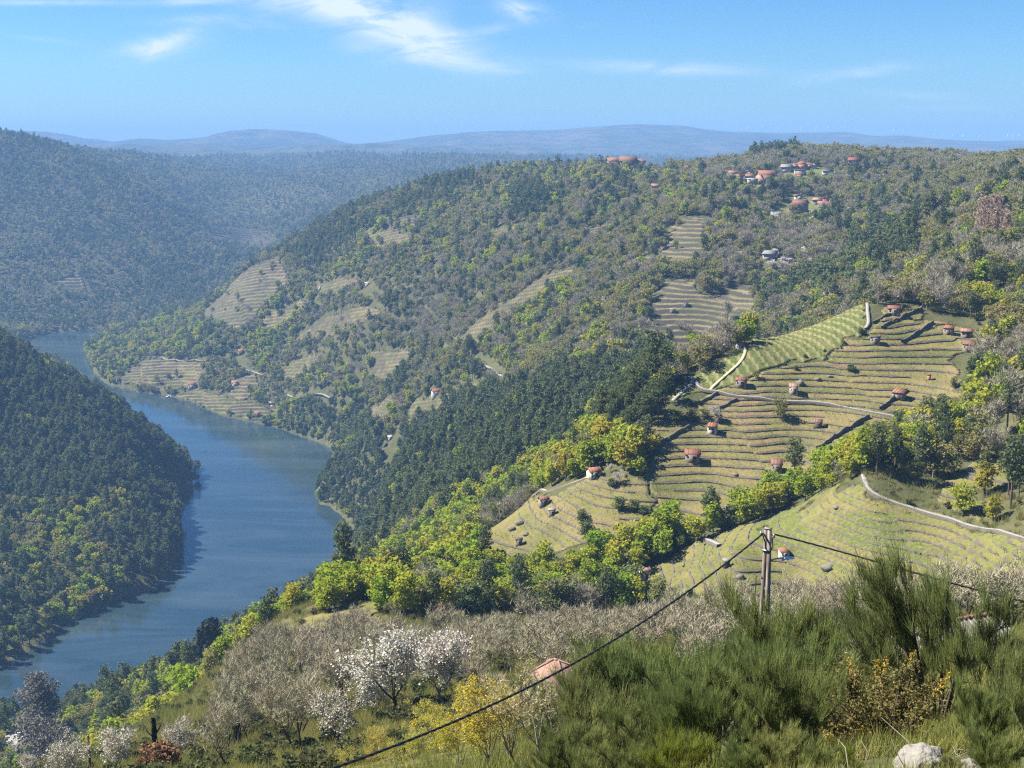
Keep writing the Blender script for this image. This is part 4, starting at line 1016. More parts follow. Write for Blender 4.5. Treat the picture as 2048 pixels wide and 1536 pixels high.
def roof_mesh(kind, w, d, h, rh, over, mname):
    mb = MB(); x0, x1, y0, y1 = -w / 2 - over, w / 2 + over, -d / 2 - over, d / 2 + over; t = .16
    def slab(a, b, c, e):  # four top corners, thickness t
        mb.hexa([(p[0], p[1], p[2] - t) for p in (a, b, c, e)], [a, b, c, e])
    nrib = max(4, int(w / .9))
    if kind == 'mono':      # one slope falling towards the viewer
        a, b, c, e = (x0, y0, h + .1), (x1, y0, h + .1), (x1, y1, h + rh), (x0, y1, h + rh); slab(a, b, c, e)
        for i in range(nrib + 1):
            x = x0 + (x1 - x0) * i / nrib; mb.tube([(x, y0, h + .13), (x, y1, h + rh + .03)], .07, 4)
    elif kind == 'flat':
        slab((x0, y0, h + .2), (x1, y0, h + .2), (x1, y1, h + .3), (x0, y1, h + .3))
    elif kind == 'gable':   # ridge along x
        slab((x0, y0, h - .05), (x1, y0, h - .05), (x1, 0, h + rh), (x0, 0, h + rh)); slab((x0, .004, h + rh - .006), (x1, .004, h + rh - .006), (x1, y1, h - .05), (x0, y1, h - .05))
        for i in range(nrib + 1):
            x = x0 + (x1 - x0) * i / nrib; mb.tube([(x, y0, h - .02), (x, 0, h + rh + .03), (x, y1, h - .02)], .07, 4)
    elif kind == 'gable_y':  # gable end towards the viewer
        slab((x0, y0, h - .05), (0, y0, h + rh), (0, y1, h + rh), (x0, y1, h - .05)); slab((.004, y0, h + rh - .006), (x1, y0, h - .05), (x1, y1, h - .05), (.004, y1, h + rh - .006))
        for i in range(nrib + 1):
            y = y0 + (y1 - y0) * i / nrib; mb.tube([(x0, y, h - .02), (0, y, h + rh + .03), (x1, y, h - .02)], .07, 4)
    elif kind == 'hip':
        r = max(w / 2 - d / 2, .1); A = [(x0, y0, h), (x1, y0, h), (x1, y1, h), (x0, y1, h), (-r, 0, h + rh), (r, 0, h + rh)]
        B = [(a[0] * .98, a[1] * .98, a[2] - t) for a in A[:4]]
        mb.add(A + B, [[0, 1, 5, 4], [2, 3, 4, 5], [6, 9, 8, 7], [0, 6, 7, 1], [1, 7, 8, 2], [2, 8, 9, 3], [3, 9, 6, 0]], [[1, 2, 5], [3, 0, 4]])
        mb.tube([(-r, 0, h + rh), (r, 0, h + rh)], .12, 5)
        for sx in (-1, 1):
            for sy in (-1, 1): mb.tube([(sx * r, 0, h + rh), (sx * (w / 2 + over), sy * (d / 2 + over), h)], .10, 4)
    return mb
def building(name, px, py, d0, d1, wpx, roof='gable', rc='orange', wc='stone', label='', category='shed', group=None, hr=.52, dr=.75, rhr=.3, yaw=0, door=True, windows=1, ruin=False, upper=False, chimney=False, xy=None):
    p = hit(px, py, d0, d1) if xy is None else np.array([xy[0], xy[1], 0])
    x, y = p[0], p[1]
    w = wpx * (1.05 if py < 530 else .82 if xy is None else 1) / FPX * math.hypot(x, y); d = w * dr; h = max(w * hr, 2.0 if w > 2.5 else 1.5); rh = w * rhr if roof != 'flat' else .3
    yy = math.atan2(-x, y) + math.radians(yaw)      # faces the way the slope falls, more or less
    ca, sa = math.cos(yy), math.sin(yy)
    cs = [(x + ca * a * w / 2 - sa * b * d / 2, y + sa * a * w / 2 + ca * b * d / 2) for a in (-1, 1) for b in (-1, 1)]
    zs = surf(*np.array(cs).T); z = float(np.mean(zs)); lo = float(zs.min()) - z - .6
    YARDS.append((x, y, max(w * .75, 3.5)))
    if y > 600:
        for q, rr in ((6, 7), (14, 8), (24, 9), (34, 8)): YARDS.append((x * (1 - q / y), y - q, rr))
    else: YARDS.append((x * (1 - 6 / y), y - 6, 5))
    e = empty(name, (x, y, z), label, category, group, yy)
    mb = MB(); ov = .08 * w if not ruin else 0
    tck = .35 if w > 3 else .2
    if roof == 'mono': hf, hb = h, h + rh * .9
    else: hf = hb = h
    # four walls butted at the corners, back wall higher under a single slope
    X0, X1, Y0, Y1 = -w / 2, w / 2, -d / 2, d / 2
    mb.hexa([(X0, Y0, lo), (X1, Y0, lo), (X1, Y0 + tck, lo), (X0, Y0 + tck, lo)], [(X0, Y0, hf - .1), (X1, Y0, hf - .1), (X1, Y0 + tck, hf - .1), (X0, Y0 + tck, hf - .1)])
    mb.hexa([(X0, Y1 - tck, lo), (X1, Y1 - tck, lo), (X1, Y1, lo), (X0, Y1, lo)], [(X0, Y1 - tck, hb - .15), (X1, Y1 - tck, hb - .15), (X1, Y1, hb - .15), (X0, Y1, hb - .15)])
    for a, b in ((X0, X0 + tck), (X1 - tck, X1)):
        mb.hexa([(a, Y0 + tck, lo), (b, Y0 + tck, lo), (b, Y1 - tck, lo), (a, Y1 - tck, lo)], [(a, Y0 + tck, hf - .1), (b, Y0 + tck, hf - .1), (b, Y1 - tck, hb - .15), (a, Y1 - tck, hb - .15)])
    if roof == 'gable':
        for a, b in ((X0, X0 + tck), (X1 - tck, X1)):
            V = [(a, Y0, h - .1), (a, Y1, h - .1), (a, 0, h + rh - .25), (b, Y0, h - .1), (b, Y1, h - .1), (b, 0, h + rh - .25)]
            mb.add(V, [[0, 1, 4, 3], [1, 2, 5, 4], [2, 0, 3, 5]], [[0, 2, 1], [3, 4, 5]])
    if roof == 'gable_y':
        for a, b in ((Y0, Y0 + tck), (Y1 - tck, Y1)):
            V = [(X0, a, h - .1), (X1, a, h - .1), (0, a, h + rh - .25), (X0, b, h - .1), (X1, b, h - .1), (0, b, h + rh - .25)]
            mb.add(V, [[0, 1, 4, 3], [1, 2, 5, 4], [2, 0, 3, 5]], [[0, 2, 1], [3, 4, 5]])
    mb.build('wall', M_wallp[wc], e)
    if not ruin:
        rm = roof_mesh(roof, w, d, h, rh, ov, name).build('roof', M_roof[rc], e)
        if chimney:
            c = MB(); c.box(w * .2, w * .2 + .5, -.25, .25, h + rh * .4, h + rh + .7); c.box(w * .2 - .06, w * .2 + .56, -.31, .31, h + rh + .7, h + rh + .82); c.build('chimney', M_wallp['brick'], rm)
    if door:
        dh = min(1.9, h * .75); dw = min(1.0, w * .3); c = MB(); dx = w * .12
        c.box(dx - dw / 2, dx + dw / 2, Y0 - .05, Y0 + .02, lo * .2, dh); dd = c.build('door', M_door, e)
        c = MB(); c.box(dx + dw * .3, dx + dw * .38, Y0 - .09, Y0 - .05, dh * .45, dh * .5); c.build('handle', M_frame, dd)
    for fl in range(2 if upper else 1):
        for k in range(windows):
            wx = -w * .32 + (k * w * .62 / max(windows - 1, 1)) * (1 if windows > 1 else 0)
            if fl == 0 and door and abs(wx - w * .12) < w * .2: continue
            ww, wh = min(.9, w * .16), min(1.0, h * .3); wz = h * (.42 if not upper else (.16 if fl == 0 else .62))
            c = MB(); c.box(wx - ww / 2, wx + ww / 2, Y0 - .03, Y0 + .03, wz, wz + wh); wo = c.build('window', M_frame, e)
            c = MB(); c.box(wx - ww * .4, wx + ww * .4, Y0 - .045, Y0 - .032, wz + wh * .1, wz + wh * .9); c.build('pane', M_pane, wo)
    return e
BV = (312, 455)
SHEDS = [
 (1385,924,*BV,36,'mono','red','stone','wide shed with a big red tiled roof low in the big vineyard',dict(windows=2,hr=.42,dr=.6,rhr=.22)),
 (1187,956,*BV,28,'gable','orange','cream','orange roofed cottage beside white blossom at the edge of the pine wood',dict(windows=2,dr=.9,yaw=25,upper=True,category='house')),
 (1087,1013,*BV,22,'gable','brown','stone','stone hut with a worn brown roof on the spur vineyard',dict(yaw=20,hr=.75)),
 (1104,1032,*BV,17,'flat','grey','stone','low grey stone hut just below the brown roofed hut',dict()),
 (1425,868,*BV,22,'mono','orange','white','small orange roofed shed with pale walls below the vineyard lane',dict(yaw=-12)),
 (1436,846,*BV,16,'mono','brown','dark','dark open-fronted shed right above the orange roofed shed',dict(windows=0)),
 (1482,774,*BV,26,'mono','red','stone','long red roofed shed beside the junction of lanes',dict(windows=2,dr=.6,rhr=.2)),
 (1587,789,*BV,20,'mono','pink','grey','faded pink roofed shed between dark terrace walls above the lane',dict()),
 (1798,800,*BV,26,'mono','orange','stone','bright orange roofed shed built against the steep dark wall',dict(yaw=-25)),
 (1904,820,*BV,26,'gable','brown','grey','brown roofed hut with a pale yard above the pine wood',dict(yaw=-25)),
 (1553,944,*BV,26,'mono','brown','stone','brown roofed shed at the foot of the big vineyard beside the green belt',dict(rhr=.35)),
 (1635,857,*BV,20,'mono','brown','dark','dark shed with a brown roof and a bush at its side',dict(windows=0)),
 (1788,631,*BV,28,'mono','red','stone','red roofed shed with an open dark front below the grey wood',dict(dr=.6,rhr=.2)),
 (1897,670,*BV,20,'mono','orange','stone','small orange roofed shed on the top terraces',dict(yaw=-20)),
 (1933,677,*BV,26,'mono','salmon','stone','wide salmon roofed shed with a round bush at its corner',dict(dr=.55,rhr=.2)),
 (1938,702,*BV,24,'mono','brown','stone','reddish brown roofed shed on the bare stony slope',dict(yaw=-25,rhr=.35)),
 (1750,689,*BV,22,'flat','dark','stone','low dark flat-roofed hut in the yellow-green terraces',dict(dr=.5,hr=.35)),
 (1858,761,*BV,8,'mono','red','brick','tiny red hut alone in the middle of the brown terraces',dict(windows=0)),
 (1480,697,365,470,18,'gable','brown','white','brown roofed hut with a white side at the top of the grassy track',dict(yaw=30)),
 (1385,686,740,900,12,'mono','orange','stone','small orange roofed hut at the bottom of the grey middle terraces',dict()),
 (1345,626,740,900,12,'flat','grey','stone','low stone hut at the left side of the grey middle terraces',dict()),
 (1372,614,740,900,11,'flat','dark','stone','dark stone hut above the other hut in the grey middle terraces',dict()),
 (1447,660,740,900,10,'mono','white','grey','pale roofed hut in the dark lower part of the middle terraces',dict()),
 (1325,502,840,1060,13,'mono','orange','stone','orange roofed hut at the edge of the terraces below the hamlets',dict()),
 (1346,494,840,1060,12,'flat','grey','stone','grey ruined hut beside a dark bush below the hamlets',dict()),
 (1288,1158,230,330,26,'gable','pink','cream','small hut with a faded pink roof at the corner of the near vineyard',dict(yaw=28)),
 (1452,1137,230,330,15,'mono','grey','dark','dark hut with a pale grey roof in the near vineyard',dict(windows=0,yaw=30)),
 (1567,1118,230,330,22,'mono','orange','white','orange roofed white hut on the green terraces behind the utility pole',dict(yaw=30)),
 (2026,1172,200,290,34,'gable','salmon','stone','stone house with a salmon tiled roof beside the lower terraces',dict(yaw=25,windows=2,category='house')),
 (2050,1176,200,290,24,'gable','salmon','stone','lower salmon roofed annexe next to the stone house',dict(yaw=10)),
 (384,777,1300,1720,17,'mono','red','white','reddish roofed boathouse on the shore of the headland',dict(category='house')),
 (470,772,1300,1720,14,'mono','salmon','cream','yellowish roofed hut on the terraces above the shore meadow',dict()),
 (515,834,1250,1560,13,'mono','orange','stone','orange roofed hut at the end of the shore meadow',dict()),
 (482,707,1300,1720,12,'mono','orange','stone','small orange roofed hut at the top of the headland terraces',dict()),
 (872,791,850,1150,20,'gable','maroon','grey','maroon roofed house among the lane terraces',dict(category='house',yaw=20,windows=2)),
 (780,878,900,1300,10,'mono','white','white','small white hut in the wooded bank above the river',dict()),
 (1038,1092,315,430,17,'flat','dark','stone','dark ruined hut at the lower edge of the spur vineyard',dict()),
 (735,570,1300,1600,12,'flat','white','white','white hut at the edge of the orchard terraces',dict()),
 (640,578,1300,1600,10,'flat','grey','cream','small pale hut at the left end of the orchard terraces',dict()),
]
for s in SHEDS:
    px, py, d0, d1, wp, rf, rc, wc, lab, kw = s
    kw = dict(kw); cat = kw.pop('category', 'shed'); nm = 'house' if cat == 'house' else 'vineyard_shed'
    building(nm, px, py, d0, d1, wp, rf, rc, wc, lab, cat, 'sheds on the vineyard terraces' if cat == 'shed' else None, **kw)
HAM = [
 (1228,336,24,'gable','orange','stone','long orange roofed house on the left of the skyline farmstead'),
 (1256,337,28,'gable','brown','dark','long low brown barn in the middle of the skyline farmstead'),
 (1278,336,20,'gable','salmon','cream','salmon roofed house on the right of the skyline farmstead'),
 (1315,334,16,'gable','brown','stone','dim brown house half hidden by bare trees on the skyline'),
 (1371,347,18,'hip','orange','salmon','tall salmon house standing alone in the green skyline meadow'),
 (1311,380,15,'gable','salmon','white','pale house with a salmon roof alone in the woods below the skyline farmstead'),
 (1438,358,10,'gable','red','stone','small red roofed hut at the left end of the upper hamlet'),
 (1462,356,17,'gable','salmon','white','orange roofed white house near the left end of the upper hamlet'),
 (1479,361,14,'gable','orange','white','orange roofed house beside a brown barn in the upper hamlet'),
 (1485,367,12,'gable','brown','dark','small dark barn in front of the orange roofed house in the upper hamlet'),
 (1497,351,13,'gable_y','salmon','white','white gabled house at the back of the upper hamlet'),
 (1500,361,15,'gable','orange','white','orange roofed white house above the white shed of the upper hamlet'),
 (1504,368,18,'flat','white','grey','low pale shed at the front of the upper hamlet'),
 (1531,366,28,'gable','orange','brick','long orange roofed barn at the edge of the hamlet meadow'),
 (1551,361,14,'gable','orange','stone','small orange roofed barn joined above the long barn'),
 (1573,344,18,'gable','grey','grey','grey roofed house on the way up to the top houses'),
 (1588,340,14,'gable','pink','stone','pinkish roofed house left of the top house'),
 (1602,339,19,'hip','orange','salmon','large bright orange hipped house at the top of the upper hamlet'),
 (1616,337,13,'gable','orange','white','orange roofed wing right of the top house'),
 (1626,338,11,'gable_y','white','white','bright white gable end right of the top house'),
 (1600,349,17,'flat','grey','white','pale walled terrace house below the top house'),
 (1598,357,13,'gable','brown','salmon','salmon walled house below the pale terrace house'),
 (1653,349,14,'flat','white','white','low white shed at the right end of the upper hamlet'),
 (1523,381,13,'flat','dark','grey','small grey hut with a flat roof in the green meadow'),
 (1707,330,17,'gable','maroon','stone','lone maroon roofed barn beside the top meadow'),
 (1597,401,14,'gable_y','red','white','red roofed white house at the back of the lower hamlet'),
 (1634,409,15,'mono','pink','stone','long low pink roofed shed left of the red gable'),
 (1648,409,17,'gable_y','red','brick','bright red gabled house in the lower hamlet'),
 (1644,416,15,'gable','salmon','stone','salmon roofed house under the bright red gable'),
 (1656,421,20,'gable','maroon','stone','maroon roofed barn at the front right of the lower hamlet'),
 (1671,415,13,'mono','orange','white','small orange roofed house at the right end of the lower hamlet'),
 (1600,421,24,'gable','brown','brick','two-storey brick house in the middle of the lower hamlet'),
 (1592,428,24,'mono','maroon','stone','long maroon roofed shed below the brick house'),
 (1625,428,12,'flat','grey','stone','grey hut between gardens in the lower hamlet'),
 (1552,440,18,'gable','grey','white','white gabled house with a grey roof left of the lower hamlet'),
 (1630,439,9,'flat','white','white','little white hut below the lower hamlet gardens'),
 (1702,424,11,'gable','pink','stone','pink roofed hut right of the lower hamlet'),
 (1538,518,20,'mono','grey','grey','pale flat roofed shed in the grey wood among blossom'),
]
for px, py, wp, rf, rc, wc, lab in HAM:
    cat = 'house' if 'house' in lab or 'gable' in lab else ('barn' if 'barn' in lab else 'hut')
    building(cat if cat != 'hut' else 'hut', px, py, 650, 1700, wp, rf, rc, wc, lab, cat, 'hamlet buildings on the upper slope', windows=2, hr=.5, upper='two-storey' in lab or 'tall' in lab, chimney=cat == 'house', yaw=(px * 37 % 50) - 25)

# dry stone walls: each one placed against its terrace, named by the nearest landmark
LMK = [((px, py), lab) for px, py, d0, d1, wp, rf, rc, wc, lab, kw in SHEDS]
def label_walls():
    marks = []
    short = {0: 'wide red-roofed shed', 1: 'orange-roofed cottage', 2: 'worn brown hut', 3: 'low grey hut', 4: 'small orange-roofed shed', 5: 'dark open-fronted shed', 6: 'long red shed by the lane junction', 7: 'faded pink-roofed shed', 8: 'bright orange shed', 9: 'brown hut with a pale yard', 10: 'brown shed by the green belt',
             11: 'dark shed with a bush', 12: 'red shed below the grey wood', 13: 'small orange shed on the top terraces', 14: 'wide salmon-roofed shed', 15: 'reddish brown shed', 16: 'low dark flat hut', 17: 'tiny red hut', 25: 'pink-roofed hut', 26: 'dark hut with a grey roof', 27: 'orange-roofed white hut', 28: 'salmon-roofed stone house', 36: 'dark ruined hut'}
    for i, s in short.items():
        p = hit(*SHEDS[i][:4]); marks.append((p, s))
    for p, s in ((hit(1950, 1055, 230, 340), 'bend of the grey lane'), (hit(1740, 965, 230, 340), 'top of the grey lane'), (hit(1650, 1060, 230, 330), 'middle of the near vineyard'), (hit(1850, 1130, 215, 330), 'stone heap in the near vineyard'), (hit(1950, 960, 255, 320), 'upper terraces')):
        marks.append((p, s))
    M = np.array([m[0] for m in marks]); buckets = {}
    for k, (name, lev, L, nr) in enumerate(WALLS[:285]):
        c = L.mean(0); d = np.linalg.norm((M - c)[:, :2] * np.array([.6, 1.4]), axis=1); j = int(d.argmin())
        dx, dy = (c - M[j])[:2]
        rel = ('above' if dy > 0 else 'below') if abs(dy) > abs(dx) * .35 else ('right of' if dx > 0 else 'left of')
        buckets.setdefault((j, rel), []).append((float(d[j]), k))
    ordw = ['nearest', 'second nearest', 'third nearest', 'fourth nearest', 'fifth nearest', 'sixth nearest', 'seventh nearest', 'eighth nearest', 'ninth nearest', 'tenth nearest', 'eleventh nearest', 'twelfth nearest', 'thirteenth nearest', 'fourteenth nearest', 'fifteenth nearest']
    for (j, rel), lst in buckets.items():
        lst.sort()
        for r, (_, k) in enumerate(lst):
            name, lev, L, nr = WALLS[k]; ln = np.linalg.norm(np.diff(L[:, :2], axis=0), axis=1).sum()
            adj = 'long' if ln > 32 else 'short' if ln < 15 else 'dark'
            me = wall_mesh(L, WALL_SPEC[name][0], .5, k, nr)
            link('dry_stone_wall', me, label='%s dry stone terrace wall, %s one %s the %s' % (adj, ordw[min(r, 14)], rel, marks[j][1]), category='stone wall', group='dry stone walls of the ' + name.replace('_', ' '))
label_walls()
if len(WALLS) > 285:
    vs_, fs_, n_ = [], [], 0
    for k, (name, lev, L, nr) in enumerate(WALLS[285:]):
        me = wall_mesh(L, WALL_SPEC[name][0], .5, k, nr); a = np.empty(len(me.vertices) * 3, np.float32); me.vertices.foreach_get('co', a); f = np.empty(len(me.loops), np.int32); me.loops.foreach_get('vertex_index', f)
        vs_.append(a.reshape(-1, 3)); fs_.append(f.reshape(-1, 4) + n_); n_ += len(me.vertices); bpy.data.meshes.remove(me)
    link('wall_fragments', mesh_np('wall_fragments', np.concatenate(vs_), np.concatenate(fs_), [M_wall]), kind='stuff', label='short leftover pieces of dry stone terrace walls')
def cross_wall(pts, d0, d1, h, label):
    P = np.array([hit(a, b, d0, d1) for a, b in pts]); Q = resample(P[:, :2], 1.0); L = np.column_stack([Q, surf(Q[:, 0], Q[:, 1]) - .2])
    link('dry_stone_wall', wall_mesh(L, h, .6, 77), label=label, category='stone wall', group='boundary walls running down the vineyards')
cross_wall([(1635,905),(1690,868),(1740,838)], 312, 450, 1.5, 'straight dark boundary wall climbing from the green belt to the lane')
cross_wall([(1762,824),(1790,803),(1815,785)], 312, 450, 1.5, 'dark stepped boundary wall under the bright orange shed')
cross_wall([(1765,660),(1805,640),(1845,620)], 312, 450, 1.2, 'dark boundary wall crossing the pinkish terraces under the grey wood')
cross_wall([(1805,690),(1840,668),(1868,650)], 312, 450, 1.2, 'dark boundary wall climbing to the top terraces')
cross_wall([(1748,648),(1790,628),(1806,622)], 312, 450, 1.0, 'short boundary wall below the red shed under the grey wood')
cross_wall([(1310,900),(1345,878),(1380,858)], 312, 450, 1.3, 'dark boundary wall along the edge of the bare ploughed corner')
cross_wall([(1398,812),(1425,798),(1440,790)], 312, 450, 1.2, 'short dark boundary wall under the lane junction')
cross_wall([(1435,825),(1462,810),(1475,804)], 312, 450, 1.2, 'dark boundary wall beside blossom below the lane')

# ------------------------------------------------------------------ wind turbines far along the ridge
M_white = mat('white_paint', b_plain((.72, .74, .76), .05))
def build_turbines():
    mp, mz, mx = MPROF
    tops = [(479,257),(497,253),(594,259),(860,268),(896,264),(923,264),(950,264),(976,262),(1022,258),(1042,259),(1060,258),(1079,258),(1100,257),(1474,259),(1498,260),(1524,260),(1540,261),(1557,262),(1602,261),(1632,263),(1655,263),(1690,261),(1710,262),(1787,267),(1806,267),(1843,269),(1868,274),(1885,275),(1904,276),(1925,277),(1958,279),(2014,280),(2025,280),(2037,280)]
    H = 46.0 * MOUNT_Y / 9500
    t = MB(); t.tube([(0, 0, -8), (0, 0, H * .5), (0, 0, H)], [2.0, 1.7, 1.3], 8); tower = t.mesh('tower', M_white)
    n = MB(); n.hexa([(-1.6, -4, H - .6), (1.6, -4, H - .6), (1.6, 4, H - .6), (-1.6, 4, H - .6)], [(-1.2, -3.6, H + 2.2), (1.2, -3.6, H + 2.2), (1.2, 3.4, H + 2.2), (-1.2, 3.4, H + 2.2)]); n.tube([(0, -4, H + .8), (0, -6.4, H + .8)], [1.4, .5], 8); nac = n.mesh('nacelle', M_white)
    def blade(a):
        L = H * .58; m = MB(); c, s = math.sin(a), math.cos(a); o = np.array([0, -5.2, H + .8]); r = np.array([c, 0, s]); q = np.array([s, 0, -c]); y = np.array([0, 1, 0])
        B = [o + r * .3 + q * .6, o + r * .3 - q * .6, o + r * .3 - q * .6 + y * .7, o + r * .3 + q * .6 + y * .7]; M_ = [o + r * L + q * .1, o + r * L - q * .25, o + r * L - q * .25 + y * .2, o + r * L + q * .1 + y * .2]
        m.hexa(B, M_); return m
    ordn = 'first second third fourth fifth sixth seventh eighth ninth tenth eleventh twelfth thirteenth fourteenth fifteenth sixteenth seventeenth eighteenth nineteenth twentieth'.split()
    hump = [(0, 700, 'the left blue mountain'), (700, 1200, 'the long ridge left of the highest summit'), (1200, 1745, 'the ridge just right of the highest summit'), (1745, 2100, 'the far right end of the ridge')]
    cnt = {}
    variants = {}
    for i, (px, py) in enumerate(tops):
        x = float(np.interp(px, mp, mx)); z = float(np.interp(px, mp, mz))
        hp = next(h for h in hump if h[0] <= px < h[1]); k = cnt.get(hp, 0); cnt[hp] = k + 1
        v = i % 5
        if v not in variants: variants[v] = [blade(v * .41 + j * 2 * math.pi / 3).mesh('blade', M_white) for j in range(3)]
        e = empty('wind_turbine', (x, MOUNT_Y, z - 1), 'white wind turbine, %s from the left on %s' % (ordn[k], hp[2]), 'wind turbine', 'wind turbines along the far ridge', math.radians(-20 + 9 * v))
        link('tower', tower, e); link('nacelle', nac, e)
        for b in variants[v]: link('blade', b, e)
build_turbines()

# ------------------------------------------------------------------ car park, boats, jetty by the river
def b_car(col):
    return lambda nt, out: NB(nt).princ(col, out, .3, Metallic=0.0)
M_cars = {'white': mat('car_white', b_car((.75, .75, .76))), 'silver': mat('car_silver', b_car((.45, .46, .48))), 'dark': mat('car_dark', b_car((.06, .065, .08))), 'blue': mat('car_blue', b_car((.25, .31, .4)))}
M_tyre = mat('tyre_rubber', b_plain((.02, .02, .02))); M_rim = mat('wheel_rim', b_plain((.45, .45, .46)))
M_lampg = mat('headlight', lambda nt, out: NB(nt).princ((.7, .7, .68), out, .1))
def car(x, y, z, rz, col, label):
    e = empty('parked_car', (x, y, z), label, 'car', 'cars in the riverside car park', rz)
    V = [(-2.1, .3), (-2.1, .75), (-1.9, .9), (-1.45, .95), (-.85, 1.42), (.75, 1.45), (1.35, .98), (2.05, .85), (2.12, .55), (2.1, .3)]
    mb = MB(); n = len(V)
    A = [(p, -.86 if h < 1.2 else -.68, h) for p, h in V] + [(p, .86 if h < 1.2 else .68, h) for p, h in V]
    mb.add(A, [[i, (i + 1) % n, n + (i + 1) % n, n + i] for i in range(n)], [[0, i + 1, i] for i in range(1, n - 1)] + [[n, n + i, n + i + 1] for i in range(1, n - 1)])
    mb.build('body', M_cars[col], e)
    g = MB(); g.hexa([(-1.40, -.835, .99), (1.24, -.835, .99), (1.24, .835, .99), (-1.40, .835, .99)], [(-.87, -.71, 1.38), (.72, -.71, 1.38), (.72, .71, 1.38), (-.87, .71, 1.38)]); g.build('windows', M_pane, e)
    for sx in (-1.3, 1.3):
        for sy in (-.8, .8):
            w = MB(); w.tube([(sx, sy - .1, .31), (sx, sy + .1, .31)], .31, 12); wo = w.build('wheel', M_tyre, e)
            r = MB(); s = .105 if sy > 0 else -.105; r.tube([(sx, sy + s * .9, .31), (sx, sy + s * 1.1, .31)], .18, 8); r.build('rim', M_rim, wo)
    for sy in (-.6, .6):
        h = MB(); h.box(2.06, 2.14, sy - .18, sy + .18, .6, .74); h.build('headlight', M_lampg, e)
CARS = [((41,1478), 'white', 'white car at the left end of the riverside parking row'), ((53,1480), 'silver', 'silver car second in the riverside parking row'), ((64,1481), 'dark', 'dark car between two paler cars in the riverside parking row'),
        ((76,1483), 'white', 'white car right of the dark car in the riverside parking row'), ((88,1484), 'blue', 'blue grey car near the bare tree in the riverside car park'), ((99,1484), 'white', 'white car at the right end of the riverside parking row')]
def build_carpark():
    P = [hit(*a, 450, 640) for a, _, _ in CARS]; c = np.mean(P, 0)
    yard = ribbon('car_park', np.array([hit(10, 1478, 450, 640)[:2], c[:2], hit(125, 1484, 450, 640)[:2]]), 17, M_road, lift=.25, skirt=4, step=3, kind='structure')
    ribbon('road', np.array([hit(-60, 1560, 300, 640)[:2], hit(0, 1500, 300, 640)[:2], hit(30, 1488, 450, 640)[:2]]), 6, M_road, lift=.3, skirt=3, step=3, kind='structure')
    bpy.context.view_layer.update()
    Vy = np.array([v.co for v in yard.data.vertices])
    for p, (_, col, lab) in zip(P, CARS):
        z = float(Vy[np.argsort(np.hypot(Vy[:, 0] - p[0], Vy[:, 1] - p[1]))[:4], 2].max()) + .02
        car(p[0], p[1], z, math.radians(62 + (p[0] * 7 % 12)), col, lab)
    return P
YARD_P = build_carpark()
for _p in YARD_P:
    for q, rr in ((0, 10), (14, 9), (28, 9), (42, 9), (56, 9)): YARDS.append((_p[0] * (1 - q / _p[1]), _p[1] - q, rr))
def boat(px, py, L, rz, label):
    p = at_z(px, py); e = empty('motor_boat', (p[0], p[1], -EYE_H), label, 'boat', None, rz)
    st = np.linspace(-1, 1, 9); V = []
    for s in st:
        w = L * .17 * (1 - max(s, 0) ** 2.2) + .02; zz = .75 + .25 * max(s, 0)
        V += [(s * L / 2, -w, zz), (s * L / 2, -w * .6, -.2), (s * L / 2, w * .6, -.2), (s * L / 2, w, zz)]
    F = grid_faces(9, 4); mb = MB(); mb.add(V, np.concatenate([F, [[i * 4, i * 4 + 4, i * 4 + 7, i * 4 + 3] for i in range(8)], [[0, 3, 2, 1]]])); mb.build('hull', M_white, e)
    c = MB(); c.hexa([(-L * .2, -L * .1, .8), (L * .15, -L * .1, .8), (L * .15, L * .1, .8), (-L * .2, L * .1, .8)], [(-L * .18, -L * .09, 1.9), (L * .05, -L * .09, 1.9), (L * .05, L * .09, 1.9), (-L * .18, L * .09, 1.9)]); co = c.build('cabin', M_white, e)
    g = MB(); g.box(-L * .15, L * .03, -L * .105, L * .105, 1.25, 1.7); g.build('window', M_pane, co)
def jetty(pts, w, label):
    P = np.array([at_z(*p)[:2] for p in pts]); d = P[1] - P[0]; L = np.linalg.norm(d)
    e = empty('jetty', (P[0][0], P[0][1], -EYE_H), label, 'jetty', None, math.atan2(d[1], d[0]))
    n = int(L / .8)
    pm = MB(); pm.box(0, L / n - .06, -w / 2, w / 2, .45, .55); me = pm.mesh('plank', M_frame)
    for i in range(n):
        o = link('plank', me, e); o.location = (i * L / n, 0, 0)
    f = MB(); f.box(0, L, -w * .4, w * .4, -.3, .44); f.build('float', M_wallp['grey'], e)
    for i in range(0, n, 5):
        t = MB(); t.tube([(i * L / n, w * .5, -.5), (i * L / n, w * .5, 1.5)], .08, 5); t.build('post', M_door, e)
jetty([(446, 827), (427, 823)], 2.6, 'short pale floating jetty off the shore meadow')
jetty([(362, 788), (342, 792)], 2.2, 'narrow jetty at the tip of the shore meadow')
boat(338, 794, 7, .4, 'small white boat moored at the tip of the shore meadow')

